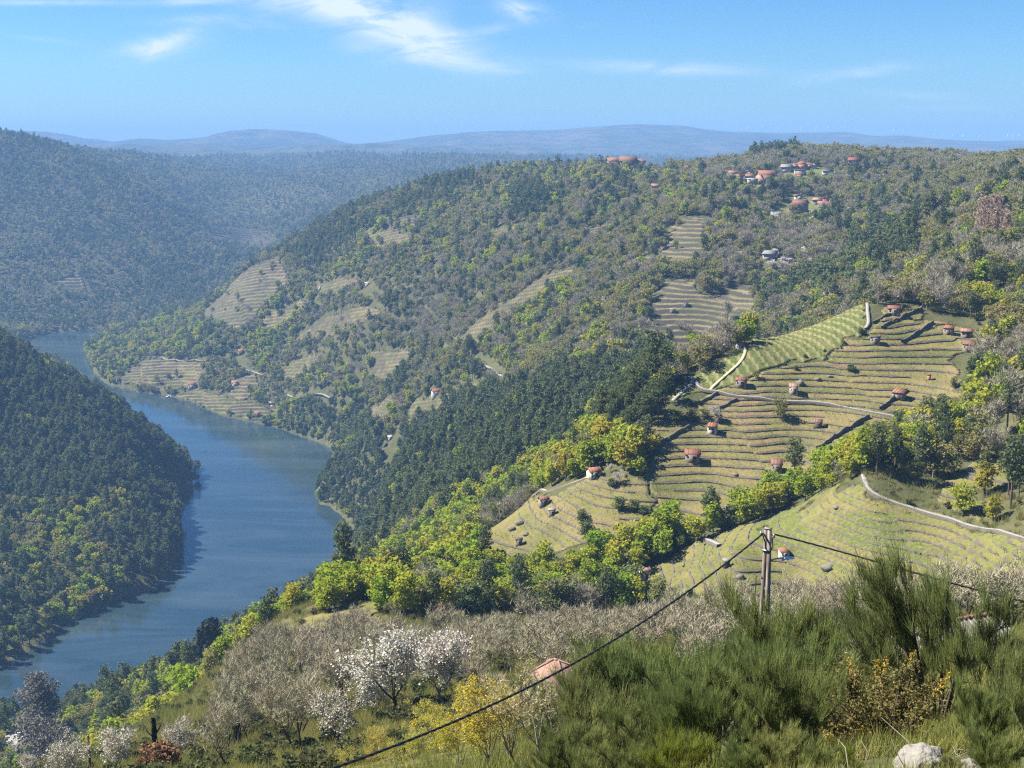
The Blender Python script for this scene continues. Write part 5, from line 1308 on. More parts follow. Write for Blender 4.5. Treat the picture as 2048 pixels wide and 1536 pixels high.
# rock outcrops among the vines
def rock_mesh(seed, s, m, flat=.7, sub=3):
    import bmesh
    bm = bmesh.new(); bmesh.ops.create_icosphere(bm, subdivisions=sub, radius=1)
    V = np.array([v.co for v in bm.verts]); r = np.random.default_rng(seed)
    off = r.uniform(0, 50, 3); U = V * 1.3 + off
    k = 1 + .55 * (vnoise(U[:, 0] * 1.6 + U[:, 2], U[:, 1] * 1.6 - U[:, 2], seed) - .5) + .25 * (vnoise(U[:, 0] * 4 + U[:, 2] * 3, U[:, 1] * 4, seed + 1) - .5)
    V = V * k[:, None] * np.array(s) ; V[:, 2] *= flat
    for _ in range(5):   # broken faces
        nrm = r.normal(size=3); nrm /= np.linalg.norm(nrm); dd = V @ nrm; lim = np.quantile(dd, r.uniform(.82, .95)); V -= np.maximum(dd - lim, 0)[:, None] * nrm * .9
    F = np.array([[v.index for v in f.verts] for f in bm.faces]); bm.free()
    return mesh_np('rock', V, F, [m])
ROCKS = [((1040,1050),322,400,3.0,'grey rock outcrop at the left edge of the spur vineyard'), ((1024,1062),322,400,2.4,'smaller grey outcrop left of the spur vineyard terraces'), ((1052,1072),322,400,2.0,'low grey rock on the lower spur vineyard'),
 ((1655,1140),230,330,2.6,'pale rock heap on the near vineyard terraces'), ((1480,1160),220,330,2.0,'pale boulder in the sandy patch of the near vineyard'), ((1672,1018),230,330,1.6,'pale pointed rock near the top of the near vineyard'),
 ((1600,770),312,450,2.6,'dark rock outcrop in the middle of the big vineyard'), ((1635,762),312,450,2.2,'dark rock beside the outcrop in the big vineyard'), ((1660,757),312,450,1.8,'third dark rock right of the outcrop in the big vineyard'),
 ((1472,954),312,450,1.4,'round boulder on the lower terraces of the big vineyard'), ((1335,880),312,450,1.8,'dark rock in the bare ploughed corner'), ((1580,665),365,470,2.0,'grey rock on the edge of the green rows'), ((1615,650),365,470,1.6,'small grey rock on the upper edge of the green rows'), ((1822,1125),215,300,1.2,'pale stone at the end of a near vineyard wall'), ((1902,1128),215,300,1.0,'pale stone on the lower near vineyard')]
for i, ((a, b), d0, d1, s, lab) in enumerate(ROCKS):
    p = hit(a, b, d0, d1); o = link('rock', rock_mesh(i, (s * .62, s * .5, s * .55), M_rock, sub=2), label=lab, category='rock', group='rocks among the vines'); o.location = (p[0], p[1], float(surf(p[0], p[1])[0]) + s * .05)
# headland cliff rock by the water
p = at_z(643, 1000); o = link('rock', rock_mesh(90, (9, 7, 12), M_rock, 1.0), label='dark cliff rock on the small headland at the water', category='rock'); o.location = (p[0] + 3, p[1] + 5, -EYE_H + 2)
p = at_z(376, 972); o = link('rock', rock_mesh(91, (6, 7, 5), M_rock, .8), label='dark rocky point at the tip of the pine spur', category='rock'); o.location = (p[0] - 3, p[1] + 2, -EYE_H + 1)
# ------------------------------------------------------------------ woods
BANDS = [(235, 700, 4.1, 1.0), (700, 1250, 5.6, 1.2), (1250, 2050, 6.4, 1.25), (2050, 3300, 9.0, 1.3), (3300, 5000, 14, 1.4), (5000, 7600, 21, 1.7)]
LAND_WORDS = {'near_left': 'on the lower corner of the dark spur across the river', 'left_spur': 'covering the steep spur across the river', 'belt_gully': 'in the bright belt between the vineyards',
 'edge_scrub': 'along the upper edge of the green rows', 'pine_slope': 'in the dense pine wood above the river', 'right_wood': 'in the mixed wood beside the grey lane', 'right_upper': 'in the grey wood above the big vineyard', 'near_slope': 'on the near bank below the bare orchard',
 'hill_pines': 'on the hazy blue hill', 'red_poplars': 'in the reddish poplar clump', 'dark_grove': 'in the dark grove below the hamlet', 'young_plantation': 'in the dark plantation behind the green rows',
 'blossom_wood': 'in the grey wood speckled with blossom', 'top_pines': 'in the pine row on the skyline', 'plateau_wood': 'on the brown wooded plateau under the skyline', 'grove_centre': 'in the dark clump on the middle slope', 'ridge_pines': 'along the crest of the middle spur',
 'bank_evergreens': 'on the wooded bank below the lane', 'bright_slope': 'on the bright wooded slope of the middle spur', 'headland_wood': 'on the headland at the river bend', 'grey_slope': 'on the grey wooded slope of the middle spur',
 'lower_mid': 'in the wooded valley beyond the pine slope', 'mid_any': 'in the woods below the hamlets', 'spur_any': 'in the woods of the middle spur', 'far_any': 'in the far woods'}
KIND_WORDS = {'pine_tree': ('dark bluish green pine tree', 'tree'), 'oak_tree': ('olive tan oak tree just coming into bud', 'tree'), 'leafy_tree': ('bright yellow-green tree in fresh leaf', 'tree'),
 'bare_tree': ('leafless grey twiggy tree', 'tree'), 'blossom_tree': ('small tree in white blossom', 'tree'), 'shrub': ('low olive scrub bush', 'bush'), 'evergreen_tree': ('dark rounded evergreen oak', 'tree'), 'poplar_tree': ('slender reddish poplar in bud', 'tree')}
PLURAL = {'pine_tree': 'pines', 'oak_tree': 'budding oaks', 'leafy_tree': 'fresh green trees', 'bare_tree': 'leafless trees', 'blossom_tree': 'blossoming trees', 'shrub': 'scrub bushes', 'evergreen_tree': 'evergreen oaks', 'poplar_tree': 'poplars'}
NVAR = 4
FOREST_NAMES = {'pine_tree': 'pine_forest', 'oak_tree': 'oak_woods', 'leafy_tree': 'spring_woods', 'bare_tree': 'leafless_woods', 'blossom_tree': 'blossom_woods', 'shrub': 'scrub_vegetation', 'evergreen_tree': 'evergreen_woods', 'poplar_tree': 'poplar_woods'}
LIMIT = 290
ORD = ['', 'second', 'third', 'fourth', 'fifth', 'sixth', 'seventh', 'eighth', 'ninth']
MARK_PX = [((1187,956),312,455,'the orange roofed cottage'), ((1087,1013),312,455,'the worn brown hut'), ((1385,924),312,455,'the big red shed'), ((1553,944),312,455,'the brown shed by the belt'), ((1798,800),312,455,'the bright orange shed'), ((1904,820),312,455,'the hut with a pale yard'),
 ((1288,1158),230,330,'the pink roofed hut'), ((1733,985),230,340,'the top of the grey lane'), ((1830,1020),230,340,'the bend of the grey lane'), ((1960,1058),230,340,'the lower grey lane'), ((1933,677),312,455,'the wide salmon shed'), ((1788,631),312,455,'the red shed under the grey wood'), ((1038,1092),315,430,'the dark ruined hut'),
 ((1408,1078),270,340,'the lane corner on the near vineyard'), ((1345,795),355,480,'the lane end by the pines'), ((740,1215),220,300,'the grassy gully field'), ((470,1330),280,420,'the yellow terraces'), ((320,1400),300,520,'the river field'), ((70,1482),450,640,'the parked cars'), ((2026,1172),200,290,'the salmon roofed stone house'), ((1310,900),312,455,'the ploughed corner')]
MARKS = np.array([hit(*a[0], a[1], a[2]) for a in MARK_PX]); MARKN = [a[3] for a in MARK_PX]
def build_woods():
    allp = []
    rng = np.random.default_rng(5)
    for d0, d1, sp, sc in BANDS:
        # jittered lattice over the sector that can be seen
        xm = d1 * .50
        xs = np.arange(-xm, xm, sp); ys = np.arange(d0 * .85, d1, sp)
        X, Y = np.meshgrid(xs, ys); X = X + rng.uniform(-.45, .45, X.shape) * sp; Y = Y + rng.uniform(-.45, .45, X.shape) * sp
        X = X.ravel(); Y = Y.ravel(); R = np.hypot(X, Y); T = np.arctan2(X, Y)
        m = (Y >= d0) & (Y < d1) & (np.abs(T) < .45)
        X, Y = X[m], Y[m]
        Z = gz(X, Y); hid = lookup(HID, X, Y)
        m = (hid < 9 * sc + Y * .002) & (Z > -EYE_H + .5)
        X, Y, Z = X[m], Y[m], Z[m]
        px, py = project(np.stack([X, Y, Z], -1))
        reg = region_of(px, py, Y)
        og = open_ground(X, Y, Z); m = (reg >= 0) & (~og | (og & (Y > 700) & (rng.random(len(X)) < .03)))
        X, Y, Z, px, py, reg = X[m], Y[m], Z[m], px[m], py[m], reg[m]
        u = rng.random(len(X)); dens = np.array([w[5] for w in WOODS])[reg]
        keep = u < np.minimum(dens * .92, 1)
        # natural gaps and lumps
        X, Y, Z, px, py, reg = X[keep], Y[keep], Z[keep], px[keep], py[keep], reg[keep]
        kinds = list(KIND_WORDS)
        kid = np.zeros(len(X), int)
        n1 = vnoise(X / 45, Y / 45, 3) * .6 + vnoise(X / 18, Y / 18, 4) * .4
        n2 = rng.random(len(X))
        for i, w in enumerate(WOODS):
            mm = reg == i
            if not mm.any(): continue
            ks = list(w[4]); pr = np.array([w[4][k] for k in ks]); cum = np.cumsum(pr / pr.sum())
            v = n1[mm]; v = (np.argsort(np.argsort(v)) + .5) / len(v)          # clumps of one kind, shares kept
            v = np.where(rng.random(len(v)) < .45, n2[mm], v)
            kid[mm] = np.array([kinds.index(k) for k in ks])[np.minimum(np.searchsorted(cum, v), len(ks) - 1)]
        sc_ = sc * np.clip(rng.normal(.92, .2, len(X)), .5, 1.5)
        allp.append((X, Y, Z, px, py, reg, kid, sc_))
    X, Y, Z, px, py, reg, kid, sc = [np.concatenate(a) for a in zip(*allp)]
    rot = rng.uniform(0, 6.283, len(X)); var = rng.integers(0, NVAR, len(X))
    kinds = list(KIND_WORDS)
    hidn = lookup(HID, X, Y)
    counts = {}
    for ki, kind in enumerate(kinds):
        sel = np.where(kid == ki)[0]
        if not len(sel): continue
        seen = (px[sel] > -5) & (px[sel] < 2053) & (py[sel] > 250) & (py[sel] < 1540) & (hidn[sel] < 3)
        vis = sel[seen]; vis = vis[np.argsort(Y[vis])]
        ind = vis[:8 if kind == 'bare_tree' else LIMIT]
        rest = np.setdiff1d(sel, ind)
        place = {}
        for rg in np.unique(reg[ind]):
            ii = ind[reg[ind] == rg]; o = np.argsort(np.argsort(px[ii])) / max(len(ii), 1)
            for q, i in enumerate(ii): place[int(i)] = (', towards the left' if o[q] < .33 else ', midway along' if o[q] < .67 else ', towards the right') if len(ii) >= 9 else ''
        names = {}; buckets = {}
        for i in ind:
            if Y[i] > 560: continue
            d = np.hypot((MARKS[:, 0] - X[i]), (MARKS[:, 1] - Y[i]) * .8); j = int(d.argmin()); rel = 'left of' if X[i] / Y[i] < MARKS[j, 0] / MARKS[j, 1] else 'right of'
            buckets.setdefault((j, rel), []).append((float(d[j]), int(i)))
        for (j, rel), lst in buckets.items():
            for r, (_, i) in enumerate(sorted(lst)[:9]):
                names[i] = KIND_WORDS[kind][0].replace(' just coming into bud', '').replace(' in fresh leaf', '') + ', %snearest %s %s' % (('' if r == 0 else ORD[r] + ' '), rel, MARKN[j])
        for i in ind:
            wn = WOODS[reg[i]][0]; lod = 0 if Y[i] < 520 else 1
            crown, trunk, whole, h = plant(kind, lod, int(var[i]))
            lab, cat = KIND_WORDS[kind]
            def fit(t):
                for a_, b_ in (('dark bluish green ', 'dark green '), ('dark green ', 'dark '), ('olive tan ', 'olive '), (' on the lower corner of the dark spur', ' on the dark spur'), ('dark rounded ', 'rounded '), ('yellow-green ', 'green '), ('leafless grey twiggy', 'leafless grey')):
                    if len(t.split()) > 16: t = t.replace(a_, b_)
                return t
            e = empty(kind, (X[i], Y[i], Z[i] - .15), fit(names.get(int(i), ('tall ' if sc[i] > 1.12 else 'small ' if sc[i] < .75 else '') + lab.replace(' just coming into bud', '').replace(' in fresh leaf', '') + ' ' + LAND_WORDS[wn] + place[int(i)])), cat, PLURAL[kind] + ' ' + LAND_WORDS[wn], rot[i])
            e.scale = (sc[i],) * 3
            link('trunk', trunk, e); link('crown', crown, e)
        if len(rest):
            meshes = [plant(kind, 1, v)[2] for v in range(NVAR)] + [plant(kind, 2, v)[2] for v in range(NVAR)]
            pick = var[rest] + np.where(Y[rest] < 1300, 0, NVAR)
            scatter(FOREST_NAMES[kind], np.stack([X[rest], Y[rest], Z[rest] - .15], 1), rot[rest], sc[rest], pick, meshes, label='mass of ' + PLURAL[kind] + ' on the valley slopes')
        counts[kind] = (len(ind), len(rest), float(Y[ind].max()))
    print('WOODS', counts)
build_woods()
ORD1 = ['first', 'second', 'third', 'fourth', 'fifth', 'sixth', 'seventh', 'eighth', 'ninth']
# ------------------------------------------------------------------ the near slope: bare orchard, cherries, broom, gorse, pole, roofs
M_branch = mat('orchard_bark', b_leaf([(0, (.285, .25, .168)), (.4, (.37, .325, .22)), (.8, (.32, .295, .19)), (1, (.33, .27, .185))], .0, (.7, 1.2)))
M_dtrunk = mat('dark_bark', b_bark((.075, .062, .05)))
M_bark2 = mat('grey_bark', b_bark((.24, .22, .19)))
M_cherry = mat('cherry_blossom', b_leaf([(0, (.60, .575, .51)), (1, (.66, .625, .565))], .35, (.85, 1.1)))
M_buds = mat('yellow_buds', b_leaf([(0, (.42, .38, .045)), (1, (.50, .42, .06))], .4))
M_broom = [mat('broom_stems', b_leaf([(0, (.13, .17, .05)), (.5, (.20, .22, .07)), (1, (.165, .20, .08))], .3, (.5, 1.45), 5.0)), mat('broom_stems_young', b_leaf([(0, (.15, .19, .03)), (1, (.19, .21, .035))], .35))]
M_gorse = mat('gorse_spines', b_leaf([(0, (.17, .155, .05)), (1, (.22, .19, .07))], .25, (.6, 1.35)))
M_gorsef = mat('gorse_flowers', b_leaf([(0, (.50, .31, .06)), (1, (.52, .36, .09))], .3))
M_rust = mat('bracken', b_leaf([(0, (.20, .115, .06)), (1, (.24, .14, .075))], .2))
M_grass = mat('grass_blades', b_leaf([(0, (.15, .19, .04)), (.5, (.25, .24, .07)), (1, (.30, .25, .11))], .3))
M_lime = mat('lime_leaves', b_leaf([(0, (.24, .29, .03)), (1, (.30, .32, .035))], .45))
M_ivy = mat('ivy_leaves', b_leaf([(0, (.02, .032, .012)), (1, (.03, .04, .016))], .15))

def bare_meshes(seed, h, spread, thick, twig_n, twig_len, twig_w, trunk_mat, depth=3, low=.22, kids=(3, 5), up=.32):
    """trunk with real limbs, and a crown of ever finer bare twigs"""
    rng = np.random.default_rng(seed); tr = MB(); cr = MB(); tips = []
    th_ = h * low; lean = rng.normal(size=2) * .05 * h
    tr.tube([(0, 0, -.3), (lean[0] * .3, lean[1] * .3, th_ * .5), (lean[0], lean[1], th_)], [thick * 1.3, thick, thick * .85], 7, cap=False)
    n = rng.integers(4, 6)
    for k in range(n):
        a = 2 * np.pi * k / n + rng.uniform(-.4, .4); d = np.array([math.cos(a) * spread, math.sin(a) * spread, rng.uniform(.7, 1.2)]); d /= np.linalg.norm(d)
        L = h * rng.uniform(.30, .42)
        pts = [np.array([lean[0], lean[1], th_ * .95])]
        for i in range(3):
            d = d + rng.normal(size=3) * .1 + np.array([0, 0, .12]); d /= np.linalg.norm(d); pts.append(pts[-1] + d * L / 3)
        tr.tube(pts, [thick * .6, thick * .5, thick * .4, thick * .28], 5, cap=False)
        for j in range(rng.integers(3, 6)):
            q = pts[rng.integers(1, 4)]; nd = d * .6 + rng.normal(size=3) * .5 + np.array([0, 0, up]); nd /= np.linalg.norm(nd)
            branch_mb(cr, rng, q, nd, h * .22, thick * .26, depth - 1, kids, .5, up, 2, 4, tips, .66)
    tips = np.array(tips)
    V, F = twig_fans(rng, tips, twig_len, twig_w, twig_n)
    cv = np.concatenate(cr.v); cq = np.concatenate(cr.q)
    crown = mesh_np('bare_crown', np.concatenate([cv, V]), [cq, F + len(cv)], [M_branch])
    return crown, tr.mesh('bare_trunk', trunk_mat), tips
ORCH = [bare_meshes(100 + i, 6.0, [.8, .65, .9, .6, .75, .85][i], .11, 1300, .85, .055, M_bark2 if i % 3 else M_dtrunk) for i in range(6)]
TALL = [bare_meshes(200 + i, 8.5, .45, .13, 1500, 1.0, .055, M_dtrunk, low=.3, up=.45) for i in range(4)]
def near_spots(poly, d0, d1, sp, seed, jitter=.35):
    rng = np.random.default_rng(seed)
    X, Y = np.meshgrid(np.arange(-130, 130, sp), np.arange(d0, d1, sp)); X = (X + rng.uniform(-jitter, jitter, X.shape) * sp).ravel(); Y = (Y + rng.uniform(-jitter, jitter, Y.shape) * sp).ravel()
    Z = gz(X, Y); px, py = project(np.stack([X, Y, Z], -1)); m = in_poly(px, py, poly)
    return X[m], Y[m], Z[m], px[m], py[m]
def place_tree(name, crown, trunk, x, y, z, rz, s, label, cat, group, extra=()):
    e = empty(name, (x, y, z), label, cat, group, rz); e.scale = (s, s, s)
    link('trunk', trunk, e); link('crown', crown, e)
    for nm, me in extra: link(nm, me, e)
    return e
OM = [((810, 1400), 'the widest white cherry'), ((665, 1470), 'the thinly blossomed cherry'), ((1110, 1370), 'the tiled hip roof'), ((1536, 1250), 'the utility pole'), ((745, 1235), 'the grassy gully field'), ((1290, 1215), 'the pink roofed hut'), ((1760, 1235), 'the tallest broom'), ((1960, 1235), 'the salmon roofed stone house'), ((480, 1460), 'the ivy covered tree column'), ((1000, 1240), 'the dip behind the white cherries'), ((1180, 1300), 'the yellow tufted shrub'), ((1400, 1300), 'the lime green broom'), ((600, 1330), 'the river slope edge')]
def build_orchard():
    rng = np.random.default_rng(17)
    X, Y, Z, px, py = near_spots([(470,1440),(500,1350),(600,1290),(790,1232),(1000,1222),(1300,1218),(1700,1238),(2120,1225),(2120,1262),(1830,1272),(1600,1300),(1350,1372),(1180,1360),(1000,1400),(950,1452),(860,1450),(720,1462),(650,1475),(640,1545),(430,1560),(440,1470)], 70, 258, 6.4, 4)
    m = lookup(HID, X, Y) < 3.5; X, Y, Z, px, py = X[m], Y[m], Z[m], px[m], py[m]
    o_ = np.argsort(Y)[:284]; X, Y, Z, px, py = X[o_], Y[o_], Z[o_], px[o_], py[o_]
    keep = ~((np.abs(px - 815) < 105) & (py > 1370)) & ~((np.abs(px - 665) < 50) & (py > 1440)); X, Y, Z, px, py = X[keep], Y[keep], Z[keep], px[keep], py[keep]
    bk = {}; lab_ = {}
    for i in range(len(X)):
        d = [math.hypot((px[i] - q[0][0]), (py[i] - q[0][1]) * 2.5) for q in OM]; j = int(np.argmin(d)); bk.setdefault((j, px[i] < OM[j][0][0]), []).append((d[j], i))
    for (j, lf), lst in bk.items():
        for r, (_, i) in enumerate(sorted(lst)[:9]): lab_[i] = '%snearest %s %s' % ('' if r == 0 else ORD[r] + ' ', 'left of' if lf else 'right of', OM[j][1])
    for i in range(len(X)):
        left = px[i] < 760
        crown, trunk, tips = (TALL if left else ORCH)[int(rng.integers(0, 4 if left else 6))]
        hgt = (.9 if left else .92) * rng.uniform(.7, 1.25)
        if py[i] > 1400 and px[i] > 760: hgt *= .75
        lab = 'tall bare branched tree on the left side of the near slope' if left else ('bare grey brown tree in the orchard behind the utility pole' if px[i] > 1350 else 'bare grey brown tree in the orchard behind the white cherry and tiled roof')
        place_tree('bare_tree', crown, trunk, X[i], Y[i], Z[i] - .1, rng.uniform(0, 6.28), hgt, ('tall bare branched tree, ' if left else 'bare grey brown orchard tree, ') + lab_[i] if i in lab_ else lab, 'tree', lab.replace('tree', 'trees').replace('bare', 'bare', 1))
    return len(X)
print('ORCHARD', build_orchard())
def blossom_on(tips, seed, n, size, m):
    rng = np.random.default_rng(seed); c = tips[rng.integers(0, len(tips), n)] + rng.normal(size=(n, 3)) * .22
    V, F = cards(rng, c, size * rng.uniform(.6, 1.4, n), .2, .8); return mesh_np('blossom', V, F, [m])
BLOSSOM = [blossom_on(o[2], 300 + i, 4300, .072, M_cherry) for i, o in enumerate(ORCH[:4])]
THIN = [blossom_on(o[2], 330 + i, 2400, .07, M_cherry) for i, o in enumerate(ORCH[:4])]
def cherry(px, py, D, hpx, v, label, rz=0.0, group=None):
    if D < 260: D = float(hit(px, py, 40, 320)[1])
    p = at(px, py, D); z = gz(p[0], D); h = max(at(px, py - hpx, D)[2] - z, hpx / FPX * D * .6) / 6.0
    place_tree('cherry_tree', ORCH[v][0], ORCH[v][1], p[0], D, z - .1, rz, h, label, 'tree', group, [('blossom', (THIN if px < 720 else BLOSSOM)[v])])
cherry(800, 1440, 150, 200, 0, 'wide cherry tree in full white blossom in front of the bare orchard')
cherry(890, 1425, 150, 165, 2, 'cherry tree in white blossom right behind the widest one', 1.0)
cherry(735, 1430, 152, 120, 1, 'smaller white cherry at the left edge of the widest cherry', 2.0)
cherry(665, 1505, 112, 135, 3, 'thinly blossomed cherry standing above the bright green grass strip', .5)
cherry(130, 1575, 118, 105, 1, 'white cherry nearest the wooden post at the lower left', 1.2)
cherry(247, 1560, 120, 112, 2, 'white cherry with a stout trunk right of the wooden post', 2.2)
cherry(355, 1525, 125, 90, 0, 'pinkish white cherry right of the ivy covered stump', 3.0)
cherry(60, 1565, 130, 60, 3, 'low pale cherry at the far lower left', .3)
cherry(1235, 1018, 345, 52, 1, 'white blossoming tree at the bush clump on the spur vineyard', .2)
cherry(1255, 962, 352, 42, 2, 'bright white blossoming tree beside the orange roofed cottage', 1.9)
cherry(1222, 960, 352, 34, 0, 'pale blossoming tree between the cottage and the bright white tree', .9)
cherry(545, 1278, 480, 24, 3, 'small white blossoming tree by the river slope below the fresh trees', 1.4)
cherry(1430, 842, 368, 34, 3, 'pale blossoming tree below the vineyard lane', .4)

# bare and special trees picked out singly
def single(kind, v, px, py, D, hpx, label, name=None, crown_mat=None, sx=1.0, cat='tree', lod=0):
    crown, trunk, whole, h = plant(kind, lod, v); p = at(px, py, D); z = float(gz(p[0], D)); s = max(at(px, py - hpx, D)[2] - z, hpx / FPX * D * .6) / h
    e = empty(name or kind, (p[0], D, z - .1), label, cat); e.scale = (s * sx, s * sx, s)
    if crown_mat is not None:
        crown = crown.copy(); crown.materials[0] = crown_mat
    link('trunk', trunk, e); link('crown', crown, e); return e
M_darkcone = mat('dark_needles', b_leaf([(0, (.028, .036, .028)), (1, (.032, .04, .03))], .15))
M_mauve = mat('grey_brown_twigs', b_leaf([(0, (.13, .122, .105)), (1, (.15, .138, .115))], .15))
single('evergreen_tree', 1, 415, 1335, 440, 95, 'tall dark open-crowned tree standing against the river', crown_mat=M_darkcone, sx=.72)
single('pine_tree', 2, 82, 1425, 500, 82, 'dull grey brown tree at the lower left water edge', 'cypress_tree', M_mauve, 1.25, 'tree', 3)
single('pine_tree', 1, 70, 1420, 505, 70, 'smaller grey brown tree leaning beside the dull grey brown one', 'cypress_tree', M_mauve, 1.2, 'tree', 3)
single('oak_tree', 0, 100, 1490, 420, 58, 'rounded grey leafless tree beside the riverside car park', 'bare_tree', M_mauve, 1.0, 'tree', 3)
single('leafy_tree', 1, 515, 1262, 500, 62, 'lone bright green tree at the top of the river slope')
single('leafy_tree', 2, 490, 1275, 495, 44, 'bright green tree just below the lone bright green one')
single('leafy_tree', 3, 652, 1225, 470, 42, 'bright green tree alone above the grassy gully field')
single('leafy_tree', 0, 425, 1352, 400, 62, 'round yellow-green tree in front of the tall dark tree')
single('pine_tree', 0, 1795, 880, 335, 62, 'single dark pine standing clear at the edge of the green belt', sx=1.2)
single('pine_tree', 3, 1590, 915, 338, 40, 'dark pine among the green belt below the boundary wall', sx=1.2)
single('pine_tree', 1, 1850, 850, 340, 60, 'tall dark pine beside the pale yard', sx=1.1)
single('oak_tree', 2, 1510, 790, 384, 0 + 34, 'small olive tree standing alone at the lane junction')
single('oak_tree', 3, 1562, 825, 368, 34, 'round olive tree alone on the lane in the big vineyard')
single('evergreen_tree', 2, 1945, 775, 372, 62, 'rounded evergreen thicket on the bare slope right of the brown terraces')
single('evergreen_tree', 0, 1975, 765, 374, 44, 'lower evergreen bush right of the rounded thicket')
single('evergreen_tree', 3, 1908, 785, 370, 34, 'low evergreen bush left of the rounded thicket')
for (a, b, hp, t) in ((1700,745,18,'dark bush hiding the broken wall in the big vineyard'), (1592,742,12,'small dark bush left of the broken wall'), (1722,668,14,'dark bush at the upper corner of the green rows'), (1688,690,10,'dark bush along the hedge line below the green rows'), (1650,705,9,'second dark bush along the hedge line below the green rows'), (1610,716,9,'third dark bush along the hedge line below the green rows'), (1570,730,8,'last low bush of the hedge line below the green rows'),
                        (1240,1020,30,'round dark bush beside the blossoming clump'), (1270,1022,26,'evergreen bush right of the blossoming clump'), (1290,1030,22,'low evergreen bush at the end of the blossoming clump'), (1222,975,20,'round dark tree in front of the white blossom by the cottage'), (1175,1075,34,'olive thicket in the middle of the spur vineyard'), (1165,1045,26,'upper olive thicket in the spur vineyard'), (1195,1092,26,'low thicket at the foot of the spur vineyard'),
                        (1355,845,26,'dark bush at the edge of the ploughed corner'), (1385,842,28,'second dark bush right of the ploughed corner'), (1410,838,20,'low dark bush below the short boundary wall')):
    D = {True: 338, False: 372}[b > 960]
    p = hit(a, b, 312, 460); single('evergreen_tree', (a + b) % 4, a, b, float(p[1]), hp, t, 'bush', None, 1.25, 'bush')

# broom: thin green stems sweeping up
def broom_mesh(seed, h, w, n, m, wind=(-.15, .0), tw=.010, bare=.3):
    """many thin stems rising from one foot, feathered with short green twigs above the bare lower part"""
    rng = np.random.default_rng(seed); st = MB(); tips = []
    for k in range(13):
        a = rng.uniform(0, 6.28); r = rng.uniform(.05, 1) ** .6 * w * .5; q = np.array([math.cos(a) * .12, math.sin(a) * .12, -.15]); e = np.array([math.cos(a) * r + wind[0] * h * .35, math.sin(a) * r, h * rng.uniform(.55, .84) * (1.05 - .25 * (2 * r / w) ** 2)])
        mid = q * .5 + e * .5 + np.array([-math.cos(a) * r * .22, -math.sin(a) * r * .22, h * .04]) + rng.normal(size=3) * .06
        st.tube([q, q * .25 + mid * .75, mid * .4 + e * .6, e], [.032, .024, .016, .007], 5, cap=False)
        for j in range(12):
            t = rng.uniform(bare + .05, 1); b = (1 - t) ** 2 * q + 2 * t * (1 - t) * mid + t * t * e; d = (e - mid) / np.linalg.norm(e - mid) * .6 + rng.normal(size=3) * .5; d[2] = abs(d[2]) * .8 + .25; d /= np.linalg.norm(d); l = h * rng.uniform(.10, .24)
            e2 = b + d * l + np.array([wind[0] * .15, 0, .02]); st.tube([b, e2], [.008, .004], 3, cap=False); tips += [b + (e2 - b) * u for u in (.25, .45, .65, .85, 1.0)]
    tips = np.array(tips); tips = tips[tips[:, 2] > bare * h]; i = rng.integers(0, len(tips), n); c = tips[i] + rng.normal(size=(n, 3)) * .02
    d = (c - np.array([0, 0, h * .1])); d /= np.linalg.norm(d, axis=1)[:, None]; d = d * .35 + rng.normal(size=(n, 3)) * .26 + np.array([wind[0], wind[1], .95]); d /= np.linalg.norm(d, axis=1)[:, None]
    l = (h * rng.uniform(.07, .19, n))[:, None]; s = np.cross(d, rng.normal(size=(n, 3))); s /= np.linalg.norm(s, axis=1)[:, None]
    V = np.stack([c - s * tw * .5, c + s * tw * .5, c + d * l + s * tw * .15, c + d * l - s * tw * .15], 1).reshape(-1, 3); F = np.arange(n * 4).reshape(n, 4)
    return mesh_np('broom_twigs', V, F, [m]), st.mesh('broom_stems', M_dtrunk)
BROOM = [broom_mesh(400 + i, 2.6, [2.6, 2.2, 2.7, 2.4][i], [9500, 8000, 9500, 8500][i], M_broom[0], wind=([-.15, -.08, -.32, .05][i], 0), bare=[.2, .25, .42, .2][i]) for i in range(4)]
BROOMY = broom_mesh(410, 2.4, 2.2, 6000, M_broom[1])
def broom(px, py, D, hpx, v, label, rz=0.0, wide=1.0, young=False):
    p = at(px, py, D); z = float(gz(p[0], D)); s = max(at(px, py - hpx, D)[2] - z, hpx / FPX * D * .6) / 2.45; tw, st = BROOMY if young else BROOM[v]
    e = empty('broom_bush', (p[0], D, z), label, 'bush', None, rz); e.scale = (s * wide, s * wide, s)
    link('stem', st, e); link('twigs', tw, e)
broom(1870, 1470, 25, 330, 2, 'tallest broom bush with its crown bent by the wind', 0.15, .95)
broom(1775, 1440, 27, 215, 0, 'broom bush filling in left of the tallest broom', .4, 1.0)
broom(1530, 1440, 30, 250, 1, 'dense broom bush in front of the utility pole', 0.0, 1.05)
broom(1600, 1470, 26, 200, 3, 'broom bush just right of the one in front of the pole', 1.4, 1.15)
broom(1680, 1440, 28, 150, 0, 'broom bush in front of the pale barn roof', 2.3, 1.2)
broom(1260, 1520, 34, 225, 3, 'wide dark broom bush right of the tiled roof', .2, 1.25)
broom(1370, 1500, 30, 205, 1, 'broom bush between the tiled roof and the pole', 1.0, 1.2)
broom(1440, 1490, 28, 190, 2, 'broom bush to the left below the pole', 2.0, 1.1)
broom(1180, 1530, 32, 180, 0, 'broom bush behind the thin grey mimosa stems', .6, 1.1)
broom(1300, 1580, 21, 190, 1, 'near broom bush at the bottom edge left of the pale stone', 1.5, 1.15)
broom(1420, 1580, 17, 215, 2, 'near broom bush just left of the pale stone', .9, 1.0)
broom(1580, 1590, 16, 270, 3, 'near broom bush with sunlit stems beside the gorse', .3, .95)
broom(1200, 1590, 22, 160, 2, 'low near broom bush at the bottom edge under the mimosa', 2.6, 1.2)
broom(2030, 1500, 19, 215, 1, 'dark broom bush cut by the right edge', .5, .95)
